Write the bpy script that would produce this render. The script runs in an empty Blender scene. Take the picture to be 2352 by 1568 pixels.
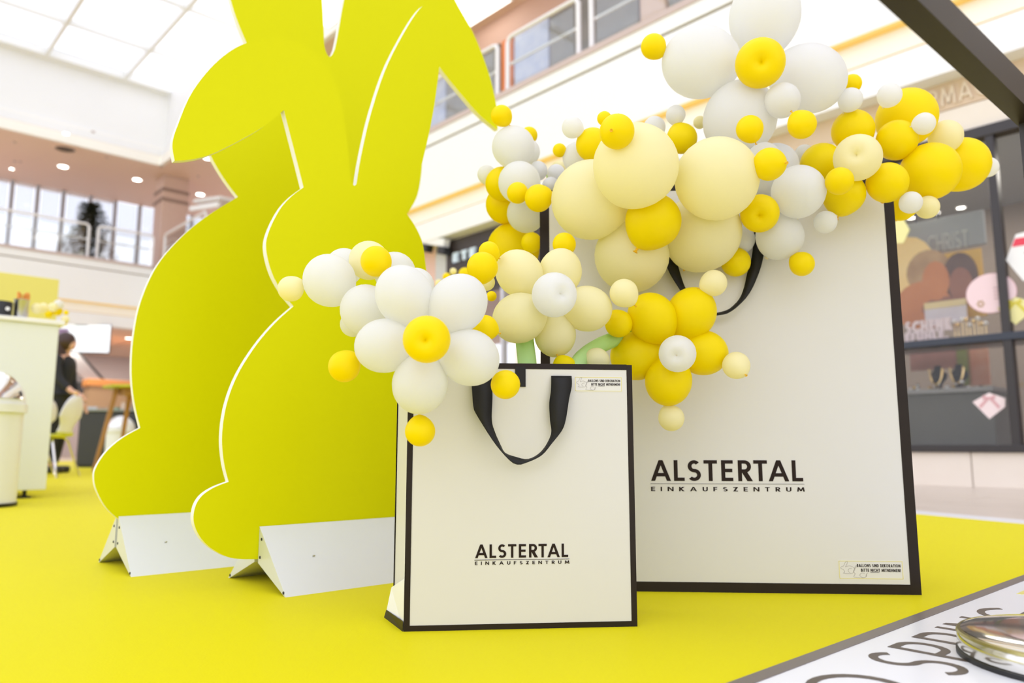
import bpy, bmesh, math, random
import numpy as np
from mathutils import Vector, Matrix

random.seed(7)
scene = bpy.context.scene
COL = scene.collection

# ------------------------------------------------------------------ camera, light, exposure
FPX = 1746.0                       # focal length in pixels of the 2352 x 1568 frame
CAM_H = 0.32
PITCH = math.atan(241.0 / FPX)
cam_data = bpy.data.cameras.new('camera')
cam_data.sensor_width = 36.0
cam_data.lens = 36.0 * FPX / 2352.0
cam_data.clip_start = 0.05
cam_data.clip_end = 200
cam_data.dof.use_dof = True
cam_data.dof.focus_distance = 1.45
cam_data.dof.aperture_fstop = 2.8
cam = bpy.data.objects.new('camera', cam_data)
COL.objects.link(cam)
cam.location = (0, 0, CAM_H)
cam.rotation_euler = (math.pi / 2 + PITCH, 0, 0)
scene.camera = cam

world = bpy.data.worlds.new('sky')
scene.world = world
world.use_nodes = True
bg = world.node_tree.nodes['Background']
bg.inputs[0].default_value = (0.96, 0.968, 1.07, 1)
bg.inputs[1].default_value = 1.0

scene.view_settings.view_transform = 'Standard'
scene.view_settings.look = 'None'
scene.view_settings.gamma = 1
scene.view_settings.use_curve_mapping = False
scene.view_settings.exposure = 0.69
scene.cycles.max_bounces = 7
scene.cycles.diffuse_bounces = 4
scene.cycles.use_adaptive_sampling = True
scene.cycles.adaptive_threshold = 0.06
scene.cycles.glossy_bounces = 3
scene.cycles.transparent_max_bounces = 10
scene.cycles.sample_clamp_indirect = 6

# ------------------------------------------------------------------ pixel to place helpers
FW = Vector((0, math.cos(PITCH), math.sin(PITCH)))
UP = Vector((0, -math.sin(PITCH), math.cos(PITCH)))
CP = Vector((0, 0, CAM_H))

def ray(px, py):
    return Vector((px - 1176.0, 0, 0)) + FW * FPX + UP * (784.0 - py)

def at(px, py, Y):
    r = ray(px, py)
    return CP + r * (Y / r.y)

def ground(px, py, z=0.0):
    r = ray(px, py)
    return CP + r * ((z - CAM_H) / r.z)

class Frame:
    """upright plane: x along it, y into it, z up"""
    def __init__(s, origin, ang):
        s.o = Vector((origin[0], origin[1], 0)); s.a = ang
        s.x = Vector((math.cos(ang), math.sin(ang), 0)); s.y = Vector((-math.sin(ang), math.cos(ang), 0))
    def w(s, x, y, z):
        return s.o + s.x * x + s.y * y + Vector((0, 0, z))
    def px(s, px, py, y=0.0):
        r = ray(px, py)
        t = ((s.o + s.y * y - CP).dot(s.y)) / r.dot(s.y)
        p = CP + r * t - s.o
        return p.dot(s.x), p.z
WORLD = Frame((0, 0), 0.0)

# ------------------------------------------------------------------ materials
MATS = {}
def mat(name, col, rough=0.5, spec=0.5, metal=0.0, noise=0.0, scale=20.0, bump=0.0, emit=None, trans=0.0, coat=0.0, col2=None):
    if name in MATS: return MATS[name]
    m = bpy.data.materials.new(name); m.use_nodes = True
    nt = m.node_tree; b = nt.nodes['Principled BSDF']; out = nt.nodes['Material Output']
    b.inputs['Base Color'].default_value = (*col, 1)
    b.inputs['Roughness'].default_value = rough
    b.inputs['Specular IOR Level'].default_value = spec
    b.inputs['Metallic'].default_value = metal
    b.inputs['Coat Weight'].default_value = coat
    if noise > 0 or bump > 0:
        tc = nt.nodes.new('ShaderNodeTexCoord'); nz = nt.nodes.new('ShaderNodeTexNoise')
        nz.inputs['Scale'].default_value = scale; nz.inputs['Detail'].default_value = 4
        nt.links.new(tc.outputs['Object'], nz.inputs['Vector'])
        if noise > 0:
            mx = nt.nodes.new('ShaderNodeMix'); mx.data_type = 'RGBA'
            c2 = col2 if col2 else tuple(max(0, c * (1 - noise)) for c in col)
            mx.inputs[6].default_value = (*col, 1); mx.inputs[7].default_value = (*c2, 1)
            nt.links.new(nz.outputs['Fac'], mx.inputs[0]); nt.links.new(mx.outputs[2], b.inputs['Base Color'])
        if bump > 0:
            bp = nt.nodes.new('ShaderNodeBump'); bp.inputs['Strength'].default_value = bump; bp.inputs['Distance'].default_value = 0.002
            nt.links.new(nz.outputs['Fac'], bp.inputs['Height']); nt.links.new(bp.outputs['Normal'], b.inputs['Normal'])
    if emit:
        b.inputs['Emission Color'].default_value = (*emit[0], 1); b.inputs['Emission Strength'].default_value = emit[1]
    if trans > 0:
        tr = nt.nodes.new('ShaderNodeBsdfTranslucent'); tr.inputs[0].default_value = (*col, 1)
        mix = nt.nodes.new('ShaderNodeMixShader'); mix.inputs[0].default_value = trans
        nt.links.new(b.outputs[0], mix.inputs[1]); nt.links.new(tr.outputs[0], mix.inputs[2]); nt.links.new(mix.outputs[0], out.inputs[0])
    MATS[name] = m
    return m

def glass_mat(name, tint=(0.95, 0.97, 0.97), gloss=0.12, opacity=0.0, body=(0.8, 0.85, 0.85)):
    if name in MATS: return MATS[name]
    m = bpy.data.materials.new(name); m.use_nodes = True
    nt = m.node_tree; nt.nodes.remove(nt.nodes['Principled BSDF']); out = nt.nodes['Material Output']
    tr = nt.nodes.new('ShaderNodeBsdfTransparent'); tr.inputs[0].default_value = (*tint, 1)
    gl = nt.nodes.new('ShaderNodeBsdfGlossy'); gl.inputs['Roughness'].default_value = 0.03
    mix = nt.nodes.new('ShaderNodeMixShader'); mix.inputs[0].default_value = gloss
    nt.links.new(tr.outputs[0], mix.inputs[1]); nt.links.new(gl.outputs[0], mix.inputs[2])
    last = mix
    if opacity > 0:
        df = nt.nodes.new('ShaderNodeBsdfDiffuse'); df.inputs[0].default_value = (*body, 1)
        m2 = nt.nodes.new('ShaderNodeMixShader'); m2.inputs[0].default_value = opacity
        nt.links.new(mix.outputs[0], m2.inputs[1]); nt.links.new(df.outputs[0], m2.inputs[2]); last = m2
    nt.links.new(last.outputs[0], out.inputs[0])
    MATS[name] = m
    return m

# colours
M_LIME = mat('lime_laminate', (0.71, 0.71, 0.0), 0.45, 0.10, noise=0.02, scale=3)
M_CARPET = mat('yellow_carpet_pile', (0.75, 0.67, 0.012), 0.5, 0.02, noise=0.05, scale=260, bump=0.25)
M_WHITE_EDGE = mat('white_board_edge', (0.86, 0.86, 0.84), 0.5, noise=0.03)
M_ALU = mat('brushed_aluminium_sheet', (0.74, 0.76, 0.80), 0.38, 0.5, metal=0.25, noise=0.05, scale=9)
M_BAG = mat('white_coated_card', (0.70, 0.685, 0.655), 0.45, 0.2, noise=0.015, scale=5)
M_BAGIN = mat('white_card_inside', (0.70, 0.68, 0.65), 0.7, 0.2, noise=0.02, scale=5)
M_TAPE = mat('dark_brown_tape', (0.022, 0.014, 0.010), 0.4, 0.22, noise=0.2, scale=30)
M_PRINT = mat('dark_brown_print', (0.022, 0.012, 0.008), 0.5, 0.15, noise=0.1, scale=30)
M_RIBBON = mat('black_ribbed_ribbon', (0.010, 0.009, 0.009), 0.55, 0.35, noise=0.2, scale=120)
M_BY = mat('yellow_latex', (1.0, 0.82, 0.0), 0.45, 0.22, noise=0.015, scale=3, trans=0.30)
M_BC = mat('cream_latex', (0.985, 0.935, 0.60), 0.48, 0.50, noise=0.015, scale=3, trans=0.42)
M_BW = mat('white_latex', (0.925, 0.93, 0.935), 0.45, 0.45, noise=0.01, scale=3, trans=0.50)
M_BG = mat('pale_green_latex', (0.60, 0.86, 0.36), 0.45, 0.30, noise=0.02, scale=3, trans=0.35)
M_KY = mat('yellow_latex_knot', (0.85, 0.50, 0.02), 0.5, noise=0.05)
M_WALL = mat('white_wall_paint', (0.89, 0.89, 0.885), 0.6, 0.3, noise=0.02, scale=2)
M_CREAM = mat('cream_cove_paint', (0.98, 0.95, 0.87), 0.6, 0.3, noise=0.03, scale=2)
M_CREAM_LIP = mat('ochre_cove_lip', (0.72, 0.46, 0.10), 0.5, 0.4, noise=0.05)
M_COVE_LIGHT = mat('cove_light_strip', (0.8, 0.55, 0.15), 0.5, emit=((1.0, 0.62, 0.16), 0.14))
M_GAP = mat('shadow_gap_profile', (0.22, 0.16, 0.09), 0.6, noise=0.1)
M_SOFFIT = mat('peach_ceiling_paint', (0.85, 0.645, 0.52), 0.6, 0.3, noise=0.04, scale=1.5)
M_STONE = mat('beige_stone', (0.82, 0.71, 0.58), 0.45, 0.5, noise=0.12, scale=3, col2=(0.75, 0.62, 0.50))
M_STONE_L = mat('pale_beige_stone', (0.86, 0.79, 0.70), 0.4, 0.5, noise=0.10, scale=3, col2=(0.80, 0.71, 0.61))
M_TILE = mat('beige_floor_tile', (0.74, 0.65, 0.57), 0.3, 0.5, noise=0.12, scale=4, col2=(0.66, 0.56, 0.47))
M_CAP = mat('pink_stone_cap', (0.60, 0.48, 0.44), 0.45, 0.5, noise=0.1, scale=8)
M_DKFRAME = mat('dark_shop_frame', (0.035, 0.030, 0.032), 0.4, 0.5, noise=0.1)
M_WHITE = mat('white_paint', (0.88, 0.88, 0.87), 0.4, 0.4, noise=0.01)
M_CHROME = mat('chrome', (0.80, 0.78, 0.76), 0.09, 0.5, metal=1.0, noise=0.03, scale=6)
M_STEEL = mat('brushed_steel', (0.62, 0.62, 0.63), 0.28, 0.5, metal=1.0, noise=0.06, scale=20)
M_BLACK = mat('black_plastic', (0.012, 0.012, 0.013), 0.45, 0.5, noise=0.1)
M_WOOD = mat('oak_wood', (0.55, 0.28, 0.08), 0.45, 0.4, noise=0.35, scale=14)
M_LAMP = mat('lamp_glow', (1, 1, 1), 0.5, emit=((1.0, 0.93, 0.85), 7.0))
M_GLASS = glass_mat('clear_glass', (0.93, 0.94, 0.94), 0.028)
M_GLASS_ROOF = glass_mat('roof_glass', (0.97, 0.98, 0.99), 0.05)
M_GLASS_RAIL = glass_mat('railing_glass', (0.93, 0.95, 0.95), 0.10)

_b = M_CARPET.node_tree.nodes['Principled BSDF']
_b.inputs['Sheen Weight'].default_value = 0.09; _b.inputs['Sheen Roughness'].default_value = 0.14

# ------------------------------------------------------------------ mesh builder
class MB:
    def __init__(s): s.v = []; s.f = []; s.mi = []; s.cur = 0; s.smooth = False
    def add(s, vs, fs, M=None):
        n = len(s.v)
        for p in vs:
            p = Vector(p)
            s.v.append(M @ p if M is not None else p)
        for f in fs: s.f.append([i + n for i in f]); s.mi.append(s.cur)
        return s
    def box(s, x0, x1, y0, y1, z0, z1, bev=0.0, M=None):
        if bev <= 0:
            vs = [(x, y, z) for x in (x0, x1) for y in (y0, y1) for z in (z0, z1)]
            return s.add(vs, [(0, 1, 3, 2), (4, 6, 7, 5), (0, 4, 5, 1), (2, 3, 7, 6), (0, 2, 6, 4), (1, 5, 7, 3)], M)
        b = min(bev, (x1 - x0) / 2.01, (y1 - y0) / 2.01, (z1 - z0) / 2.01)
        bm = bmesh.new(); bmesh.ops.create_cube(bm, size=1)
        for v in bm.verts:
            v.co = Vector(((x0 + x1) / 2 + v.co.x * (x1 - x0), (y0 + y1) / 2 + v.co.y * (y1 - y0), (z0 + z1) / 2 + v.co.z * (z1 - z0)))
        bmesh.ops.bevel(bm, geom=bm.edges[:], offset=b, segments=2, affect='EDGES', profile=0.5)
        bm.verts.index_update()
        s.add([v.co.copy() for v in bm.verts], [[v.index for v in f.verts] for f in bm.faces], M); bm.free()
        return s
    def prism(s, pts, axis, a, b, M=None):
        """pts 2D polygon (CCW), extruded along axis 'x','y','z' from a to b"""
        def P(u, v, w):
            return {'z': (u, v, w), 'y': (u, w, v), 'x': (w, u, v)}[axis]
        n = len(pts)
        vs = [P(u, v, a) for u, v in pts] + [P(u, v, b) for u, v in pts]
        fs = [list(range(n))[::-1], list(range(n, 2 * n))] + [[i, (i + 1) % n, n + (i + 1) % n, n + i] for i in range(n)]
        return s.add(vs, fs, M)
    def tube(s, pts, r, seg=10, caps=True, rads=None):
        pts = [Vector(p) for p in pts]; n = len(pts); base = len(s.v); prev = None
        for i, p in enumerate(pts):
            d = (pts[min(i + 1, n - 1)] - pts[max(i - 1, 0)]).normalized()
            if prev is None:
                a = d.orthogonal().normalized()
            else:
                a = (prev - d * prev.dot(d)).normalized()
            prev = a; c = d.cross(a); rr = rads[i] if rads else r
            for k in range(seg):
                t = 2 * math.pi * k / seg
                s.v.append(p + a * (math.cos(t) * rr) + c * (math.sin(t) * rr))
        for i in range(n - 1):
            for k in range(seg):
                k2 = (k + 1) % seg
                s.f.append([base + i * seg + k, base + i * seg + k2, base + (i + 1) * seg + k2, base + (i + 1) * seg + k]); s.mi.append(s.cur)
        if caps:
            s.f.append([base + k for k in range(seg)][::-1]); s.mi.append(s.cur)
            s.f.append([base + (n - 1) * seg + k for k in range(seg)]); s.mi.append(s.cur)
        return s
    def lathe(s, prof, seg=24, M=None, a0=0.0, a1=2 * math.pi):
        full = abs(a1 - a0 - 2 * math.pi) < 1e-6
        cols = seg if full else seg + 1
        vs = []; fs = []
        for (r, z) in prof:
            for k in range(cols):
                t = a0 + (a1 - a0) * k / seg
                vs.append((r * math.cos(t), r * math.sin(t), z))
        for i in range(len(prof) - 1):
            for k in range(seg):
                k2 = (k + 1) % cols if full else k + 1
                fs.append([i * cols + k, i * cols + k2, (i + 1) * cols + k2, (i + 1) * cols + k])
        return s.add(vs, fs, M)
    def disc(s, c, r, seg=20, axis='z', th=0.004):
        pts = [(c[0 if axis != 'x' else 1] + r * math.cos(2 * math.pi * k / seg), c[1 if axis == 'z' else 2] + r * math.sin(2 * math.pi * k / seg)) for k in range(seg)]
        w = c[{'x': 0, 'y': 1, 'z': 2}[axis]]
        return s.prism(pts, axis, w, w + th)
    def ball(s, c, r, seg=12, rings=8, sc=(1, 1, 1)):
        prof = [(math.sin(math.pi * i / rings) * r, -math.cos(math.pi * i / rings) * r) for i in range(rings + 1)]
        prof[0] = (r * 0.001, -r); prof[-1] = (r * 0.001, r)
        return s.lathe(prof, seg, Matrix.Translation(c) @ Matrix.Diagonal((*sc, 1)))
    def mesh(s, name, mats, smooth=None):
        me = bpy.data.meshes.new(name)
        me.from_pydata([tuple(v) for v in s.v], [], s.f)
        if not isinstance(mats, (list, tuple)): mats = [mats]
        for m in mats: me.materials.append(m)
        me.polygons.foreach_set('material_index', s.mi)
        bm = bmesh.new(); bm.from_mesh(me)
        bmesh.ops.remove_doubles(bm, verts=bm.verts, dist=1e-6)
        bmesh.ops.recalc_face_normals(bm, faces=bm.faces[:]); bm.to_mesh(me); bm.free()
        sm = s.smooth if smooth is None else smooth
        if sm:
            me.polygons.foreach_set('use_smooth', [True] * len(me.polygons))
            try: me.set_sharp_from_angle(angle=math.radians(42))
            except Exception: pass
        me.update()
        return me
    def build(s, name, mats, parent=None, smooth=None, label=None, world=False):
        """verts are in the parent's local space, or in world space when world=True (parents here never rotate then)"""
        if world and parent is not None:
            inv = parent_matrix(parent).inverted()
            s.v = [inv @ v for v in s.v]
        o = bpy.data.objects.new(name, s.mesh(name, mats, smooth)); COL.objects.link(o)
        if parent is not None: o.parent = parent
        if label: o['label'] = label
        return o

def parent_matrix(o):
    m = o.matrix_basis.copy()
    while o.parent:
        o = o.parent; m = o.matrix_basis @ m
    return m

def tag(o, label=None, cat=None, group=None, kind=None):
    if label: o['label'] = label
    if cat: o['category'] = cat
    if group: o['group'] = group
    if kind: o['kind'] = kind
    return o

def thing(name, label, cat, frame=WORLD, loc=(0, 0, 0), group=None, kind=None, rot=0.0):
    o = bpy.data.objects.new(name, None); COL.objects.link(o)
    o.empty_display_size = 0.1
    o.location = frame.w(*loc); o.rotation_euler = (0, 0, frame.a + rot)
    return tag(o, label, cat, group, kind)

def whole(mb, name, mats, label, cat, frame=WORLD, loc=(0, 0, 0), group=None, kind=None, smooth=None, rot=0.0):
    o = mb.build(name, mats, None, smooth)
    o.location = frame.w(*loc); o.rotation_euler = (0, 0, frame.a + rot)
    return tag(o, label, cat, group, kind)

def copy_tree(o, parent=None):
    c = o.copy(); COL.objects.link(c)
    if parent is not None: c.parent = parent
    for ch in list(o.children): copy_tree(ch, c)
    return c

def smooth_curve(pts, closed=True, per=8, corners=()):
    """Catmull-Rom through 2D/3D points; indices in corners stay sharp"""
    P = [Vector(p) for p in pts]; n = len(P); out = []
    rng = range(n) if closed else range(n - 1)
    for i in rng:
        p1, p2 = P[i], P[(i + 1) % n]
        p0 = P[(i - 1) % n] if (closed or i > 0) else p1
        p3 = P[(i + 2) % n] if (closed or i + 2 < n) else p2
        m1 = (p2 - p0) * 0.5; m2 = (p3 - p1) * 0.5
        if i in corners: m1 = (p2 - p1) * 0.6
        if (i + 1) % n in corners: m2 = (p2 - p1) * 0.6
        L = (p2 - p1).length
        if m1.length > L * 1.4: m1 = m1.normalized() * L * 1.4
        if m2.length > L * 1.4: m2 = m2.normalized() * L * 1.4
        for k in range(per):
            t = k / per
            h00 = 2 * t**3 - 3 * t**2 + 1; h10 = t**3 - 2 * t**2 + t; h01 = -2 * t**3 + 3 * t**2; h11 = t**3 - t**2
            out.append(p1 * h00 + m1 * h10 + p2 * h01 + m2 * h11)
    if not closed: out.append(P[-1].copy())
    return out

# ------------------------------------------------------------------ stroke lettering
def glyph(ch, t):
    h = t / 2; g = []
    L = lambda x0, y0, x1, y1, w=t: g.append(('l', x0, y0, x1, y1, w))
    D = lambda x0, y0, x1, y1, w=t: g.append(('d', x0, y0, x1, y1, w))
    A = lambda cx, cy, rx, ry, a0, a1: g.append(('a', cx, cy, rx, ry, a0, a1))
    V = lambda x, y0=0, y1=1: L(x, y0, x, y1)
    H = lambda y, x0, x1: L(x0, y, x1, y)
    w = 0.6
    if ch == 'A': w = .88; D(h * 1.15, 0, w / 2, 1); D(w - h * 1.15, 0, w / 2, 1); H(.30, w * .2, w * .8)
    elif ch == 'B': w = .56; V(h); H(1 - h, 0, .3); H(h, 0, .32); H(.53, 0, .32); A(.29, (1.53 - h) / 2, .24 - h, (.47 - h) / 2, -90, 90); A(.30, (.53 + h) / 2, .26 - h, (.53 - h) / 2, -90, 90)
    elif ch == 'C': w = .78; A(.5, .5, .5 - h, .5 - h, 48, 312)
    elif ch == 'D': w = .72; V(h); H(1 - h, 0, .26); H(h, 0, .26); A(.24, .5, .48 - h, .5 - h, -90, 90)
    elif ch == 'E': w = .50; V(h); H(1 - h, 0, w); H(h, 0, w); H(.51, 0, w * .94)
    elif ch == 'F': w = .48; V(h); H(1 - h, 0, w); H(.49, 0, w * .94)
    elif ch == 'G': w = .92; A(.5, .5, .5 - h, .5 - h, 42, 352); H(.46, .52, .95)
    elif ch == 'H': w = .68; V(h); V(w - h); H(.52, 0, w)
    elif ch == 'I': w = t; V(h)
    elif ch == 'K': w = .64; V(h); D(h, .42, w - h * 1.2, 1, t * 1.25); D(w - h * 1.1, 0, h * 2.2, .56, t * 1.25)
    elif ch == 'L': w = .46; V(h); H(h, 0, w)
    elif ch == 'M': w = .92; D(h, 0, .17, 1); D(w - h, 0, w - .17, 1); D(.46, .12, .17, 1); D(.46, .12, w - .17, 1)
    elif ch == 'N': w = .74; V(h); V(w - h); D(h, 1, w - h, 0)
    elif ch == 'O': w = 1.0; A(.5, .5, .5 - h, .5 - h, 0, 360)
    elif ch == 'P': w = .54; V(h); H(1 - h, 0, .28); H(.46, 0, .28); A(.26, (1.46 - h) / 2, .28 - h, (.54 - h) / 2, -90, 90)
    elif ch == 'R': w = .60; V(h); H(1 - h, 0, .28); H(.48, 0, .28); A(.28, (1.48 - h) / 2, .28 - h, (.52 - h) / 2, -90, 90); D(w - h * 1.15, 0, .24, .50, t * 1.25)
    elif ch == 'S':
        w = .58; A(.29, (1.5 - h) / 2, .27 - h, (.5 - h) / 2, 38, 270); A(.29, (.5 + h) / 2, .29 - h, (.5 - h) / 2, -142, 90)
    elif ch == 'T': w = .58; V(w / 2); H(1 - h, 0, w)
    elif ch in 'UÜ':
        w = .64; V(h, .3); V(w - h, .3); A(w / 2, .32, w / 2 - h, .32 - h, 180, 360)
        if ch == 'Ü': L(.18, 1.12, .18, 1.12 + t, t); L(.46, 1.12, .46, 1.12 + t, t)
    elif ch == 'Z': w = .58; H(1 - h, 0, w); H(h, 0, w); D(h * 1.3, 0, w - h * 1.3, 1, t * 1.2)
    elif ch == '2': w = .56; A(.28, .72, .28 - h, .28 - h, -20, 180); D(h * 1.3, 0, w - h * 1.4, .64, t * 1.2); H(h, 0, w)
    elif ch == '!': w = t; V(h, .28, 1); V(h, 0, t)
    elif ch == '.': w = t; V(h, 0, t)
    elif ch == '%': w = .8; D(.2, 0, .6, 1); A(.16, .76, .14, .2, 0, 360); A(.64, .24, .14, .2, 0, 360)
    elif ch == ' ': w = .32
    return g, w

KERN = {'RT': -.06, 'TA': -.08, 'ER': .09, 'TE': .05, 'EN': .03}
def text_polys(txt, t=0.16, gap=0.18):
    x = 0; out = []; i = 0
    for ch in txt:
        g, w = glyph(ch, t)
        for s in g:
            if s[0] == 'l':
                _, x0, y0, x1, y1, tw = s
                d = Vector((x1 - x0, y1 - y0)).normalized(); n = Vector((-d.y, d.x)) * tw / 2
                out.append([(x + x0 + n.x, y0 + n.y), (x + x0 - n.x, y0 - n.y), (x + x1 - n.x, y1 - n.y), (x + x1 + n.x, y1 + n.y)])
            elif s[0] == 'd':
                _, x0, y0, x1, y1, tw = s
                hw = tw / 2 * math.hypot(x1 - x0, y1 - y0) / abs(y1 - y0)
                hw = min(hw, tw * 0.95)
                out.append([(x + x0 - hw, y0), (x + x0 + hw, y0), (x + x1 + hw, y1), (x + x1 - hw, y1)])
            else:
                _, cx, cy, rx, ry, a0, a1 = s
                n = max(6, int(abs(a1 - a0) / 14)); h = t / 2
                for k in range(n):
                    p = math.radians(a0 + (a1 - a0) * k / n); q = math.radians(a0 + (a1 - a0) * (k + 1) / n)
                    P = lambda a, e: (x + cx + (rx + e) * math.cos(a), cy + (ry + e) * math.sin(a))
                    out.append([P(p, -h), P(p, h), P(q, h), P(q, -h)])
        i += 1; x += w + gap + KERN.get(txt[i - 1:i + 1], 0) * (gap < .5)
    return out, x - gap

def lettering(mb, txt, x0, x1, z0, z1, y, th, t=0.16, gap=0.18):
    """flat upright letters, facing -y, between x0..x1 and z0..z1"""
    polys, w = text_polys(txt, t, gap); k = 0
    for p in polys:
        q = [(x0 + u / w * (x1 - x0), z0 + v * (z1 - z0)) for u, v in p]
        k += 1; mb.prism(q, 'y', y - th * (1 + .01 * (k % 9)), y)
    return mb

# ------------------------------------------------------------------ the mall: frames of its two walls
A_R, A_L = math.radians(-47), math.radians(43)
_tmp = Frame((0, 0), A_R)
D_SHOP = ground(2240, 1115).dot(_tmp.y)
RS = Frame(_tmp.y * D_SHOP, A_R)                 # shop fronts on the long wall
R = Frame(_tmp.y * (D_SHOP - 0.22), A_R)         # fascia above them
_cx, _cz = R.px(350, 743)
CORNER = R.w(_cx, 0, 0)
_tmp = Frame((0, 0), A_L)
L = Frame(_tmp.y * CORNER.dot(_tmp.y), A_L)
CXR = _cx; CXL = (CORNER - L.o).dot(L.x)
Z_SOF, Z_C0, Z_C1, Z_P1, Z_LEDGE, Z_CAP = 3.5, 3.82, 4.10, 5.0, 5.22, 5.30
Z_CEIL, Z_B1, Z_B2, Z_ROOF = 8.24, 8.49, 8.76, 10.4
R1, L0 = 12.0, CXL - 16.0                        # ends outside the frame

def struct(mb, name, m, frame=WORLD, loc=(0, 0, 0), parent=None, smooth=None):
    if parent is not None: return mb.build(name, m, parent, smooth)
    o = mb.build(name, m, None, smooth); o.location = frame.w(*loc); o.rotation_euler = (0, 0, frame.a)
    o['kind'] = 'structure'
    return o

# floor with tiles near the shop
fl = struct(MB().box(-26, 14, -6, 34, -0.30, -0.022), 'floor', mat('tile_bed', (0.62, 0.53, 0.45), 0.6, noise=0.1))
tile_me = None
tile_bm = MB().box(0, 1.19, 0, 0.59, -0.022, -0.012, bev=0.003)
for i in range(14):
    for j in range(6):
        x0 = -4.0 + i * 1.2 + (0.6 if j % 2 else 0); y0 = -0.60 - j * 0.6
        p = RS.w(x0 + .6, y0 + .3, 0)
        if tile_me is None: tile_me = tile_bm.mesh('tile', M_TILE)
        o = bpy.data.objects.new('tile', tile_me); COL.objects.link(o); o.parent = fl
        o.location = RS.w(x0, y0, 0); o.rotation_euler = (0, 0, RS.a)

# yellow carpet with its white edge strip
cE0, cE1 = ground(2352, 1203), ground(2105, 1180)
dE = (cE1 - cE0).normalized(); nE = Vector((dE.y, -dE.x, 0))
cA = cE0 - dE * 5.0; cB = cE0 + dE * 6.2
far0 = Vector((-3.2, 12.2, 0)); far1 = Vector((-9.6, 17.6, 0)); far2 = Vector((-15.5, 12.5, 0))
poly = [cA, cB, far0, far1, far2, Vector((-9, -1.5, 0))]
crp = thing('yellow_carpet', 'bright yellow carpet spread under the bags and rabbits', 'carpet', WORLD, (0, 0, 0))
MB().prism([(p.x, p.y) for p in poly], 'z', -0.012, 0.0).build('carpet_field', M_CARPET, crp)
s0, s1 = cA, cB
MB().prism([(s0.x, s0.y), (s0.x + nE.x * .20, s0.y + nE.y * .20), (s1.x + nE.x * .20, s1.y + nE.y * .20), (s1.x, s1.y)], 'z', -0.012, -0.002).build('edge_strip', mat('white_edge_strip', (0.84, 0.84, 0.86), 0.35, noise=0.08, scale=30), crp)
MB().prism([(far0.x, far0.y), (far1.x, far1.y), (far1.x + .15, far1.y + .2), (far0.x + .15, far0.y + .2)][::-1], 'z', -0.012, -0.002).build('edge_strip', MATS['white_edge_strip'], crp)

# long walls: fascia profile, ledge, gallery slab, ceiling edge
def gallery(frame, x0, x1, side, deep):
    w = struct(MB().box(x0, x1, 0, 0.35, Z_SOF, Z_C0).box(x0, x1, 0.16, 0.35, Z_C0, Z_C1).box(x0, x1, -0.05, 0.35, Z_C1, Z_P1)
               .box(x0, x1, -0.06, 0.35, Z_P1 + .03, Z_LEDGE), 'wall_' + side, M_WALL, frame)
    MB().box(x0, x1, 0.05, 0.165, Z_C0 + .002, Z_C1 - .002).build('cove_panel', M_CREAM, w)
    MB().box(x0, x1, -0.045, 0.05, Z_C1 - .022, Z_C1 - .001).build('cove_light', M_COVE_LIGHT, w)
    MB().box(x0, x1, 0.0, 0.05, Z_C0 + .001, Z_C0 + .012).build('cove_floor', M_CREAM_LIP, w)
    MB().box(x0, x1, -0.03, 0.30, Z_P1, Z_P1 + .03).build('shadow_gap', M_GAP, w)
    MB().box(x0, x1, -0.08, 0.34, Z_LEDGE, Z_CAP).build('ledge_cap', M_CAP, w)
    return w
wall_r = gallery(R, CXR, R1, 'right', 4)
wall_l = gallery(L, L0, CXL, 'left', 6)

# upper floor slabs (their undersides are the ground floor ceilings) and upper ceilings
struct(MB().box(CXR - 8.4, R1, 0.35, 9, Z_SOF + .02, Z_CAP - .06), 'ceiling', M_SOFFIT, R)
struct(MB().box(L0, CXL + .3, 0.35, 8.5, Z_SOF + .02, Z_CAP - .06), 'ceiling', M_SOFFIT, L)
c_up_r = struct(MB().box(CXR - 4.2, R1, 0.0, 9, Z_CEIL, Z_CEIL + .2), 'ceiling', M_SOFFIT, R)
c_up_l = struct(MB().box(L0, CXL, 0.0, 4.6, Z_CEIL, Z_CEIL + .2), 'ceiling', M_SOFFIT, L)
for fr, x0, x1 in ((R, CXR, R1), (L, L0, CXL)):
    t = struct(MB().box(x0, x1, -0.10, 0.0, Z_CEIL - .01, Z_B1), 'trim_1', M_CREAM, fr)
    MB().box(x0, x1, -0.03, 0.05, Z_B1, Z_B1 + .03).build('cove_lip', M_CREAM_LIP, t)
    MB().box(x0, x1, 0.0, 0.1, Z_B1 + .03, Z_B2).build('cornice', M_WALL, t)
    MB().box(x0, x1, 0.01, 0.1, Z_B2, Z_B2 + .03).build('shadow_gap', M_CREAM, t)
    struct(MB().box(x0 - (.3 if fr is R else 0), x1 + (.3 if fr is L else 0), 0.06, 0.16, Z_B2 + .03, Z_ROOF + .1), 'wall_clerestory', M_WALL, fr)

# glazed roof: white beams and panes
roof = struct(MB().box(CXL - 12, CXL, -0.25, 0.1, Z_ROOF, Z_ROOF + .25), 'skylight_roof', M_WHITE, L)
bi = 0
for k in range(7):
    x = CXL - 1.2 - k * 1.9
    MB().box(x - .045, x + .045, -14, -.26, Z_ROOF, Z_ROOF + .2).build('rafter', M_WHITE, roof)
for k in range(5):
    y = -2.2 - k * 2.6
    MB().box(CXL - 13.5, CXL, y - .04, y + .04, Z_ROOF + .02, Z_ROOF + .16).build('purlin', M_WHITE, roof)
for k in range(6):
    x = CXL - 1.2 - k * 1.9
    for j in range(5):
        y1 = -0.2 if j == 0 else -2.2 - (j - 1) * 2.6
        y0 = -2.2 - j * 2.6
        MB().box(x - 1.85, x - .05, y0 + .05, y1 - .05, Z_ROOF + .20, Z_ROOF + .21).build('roof_pane', M_GLASS_ROOF, roof)

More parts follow.
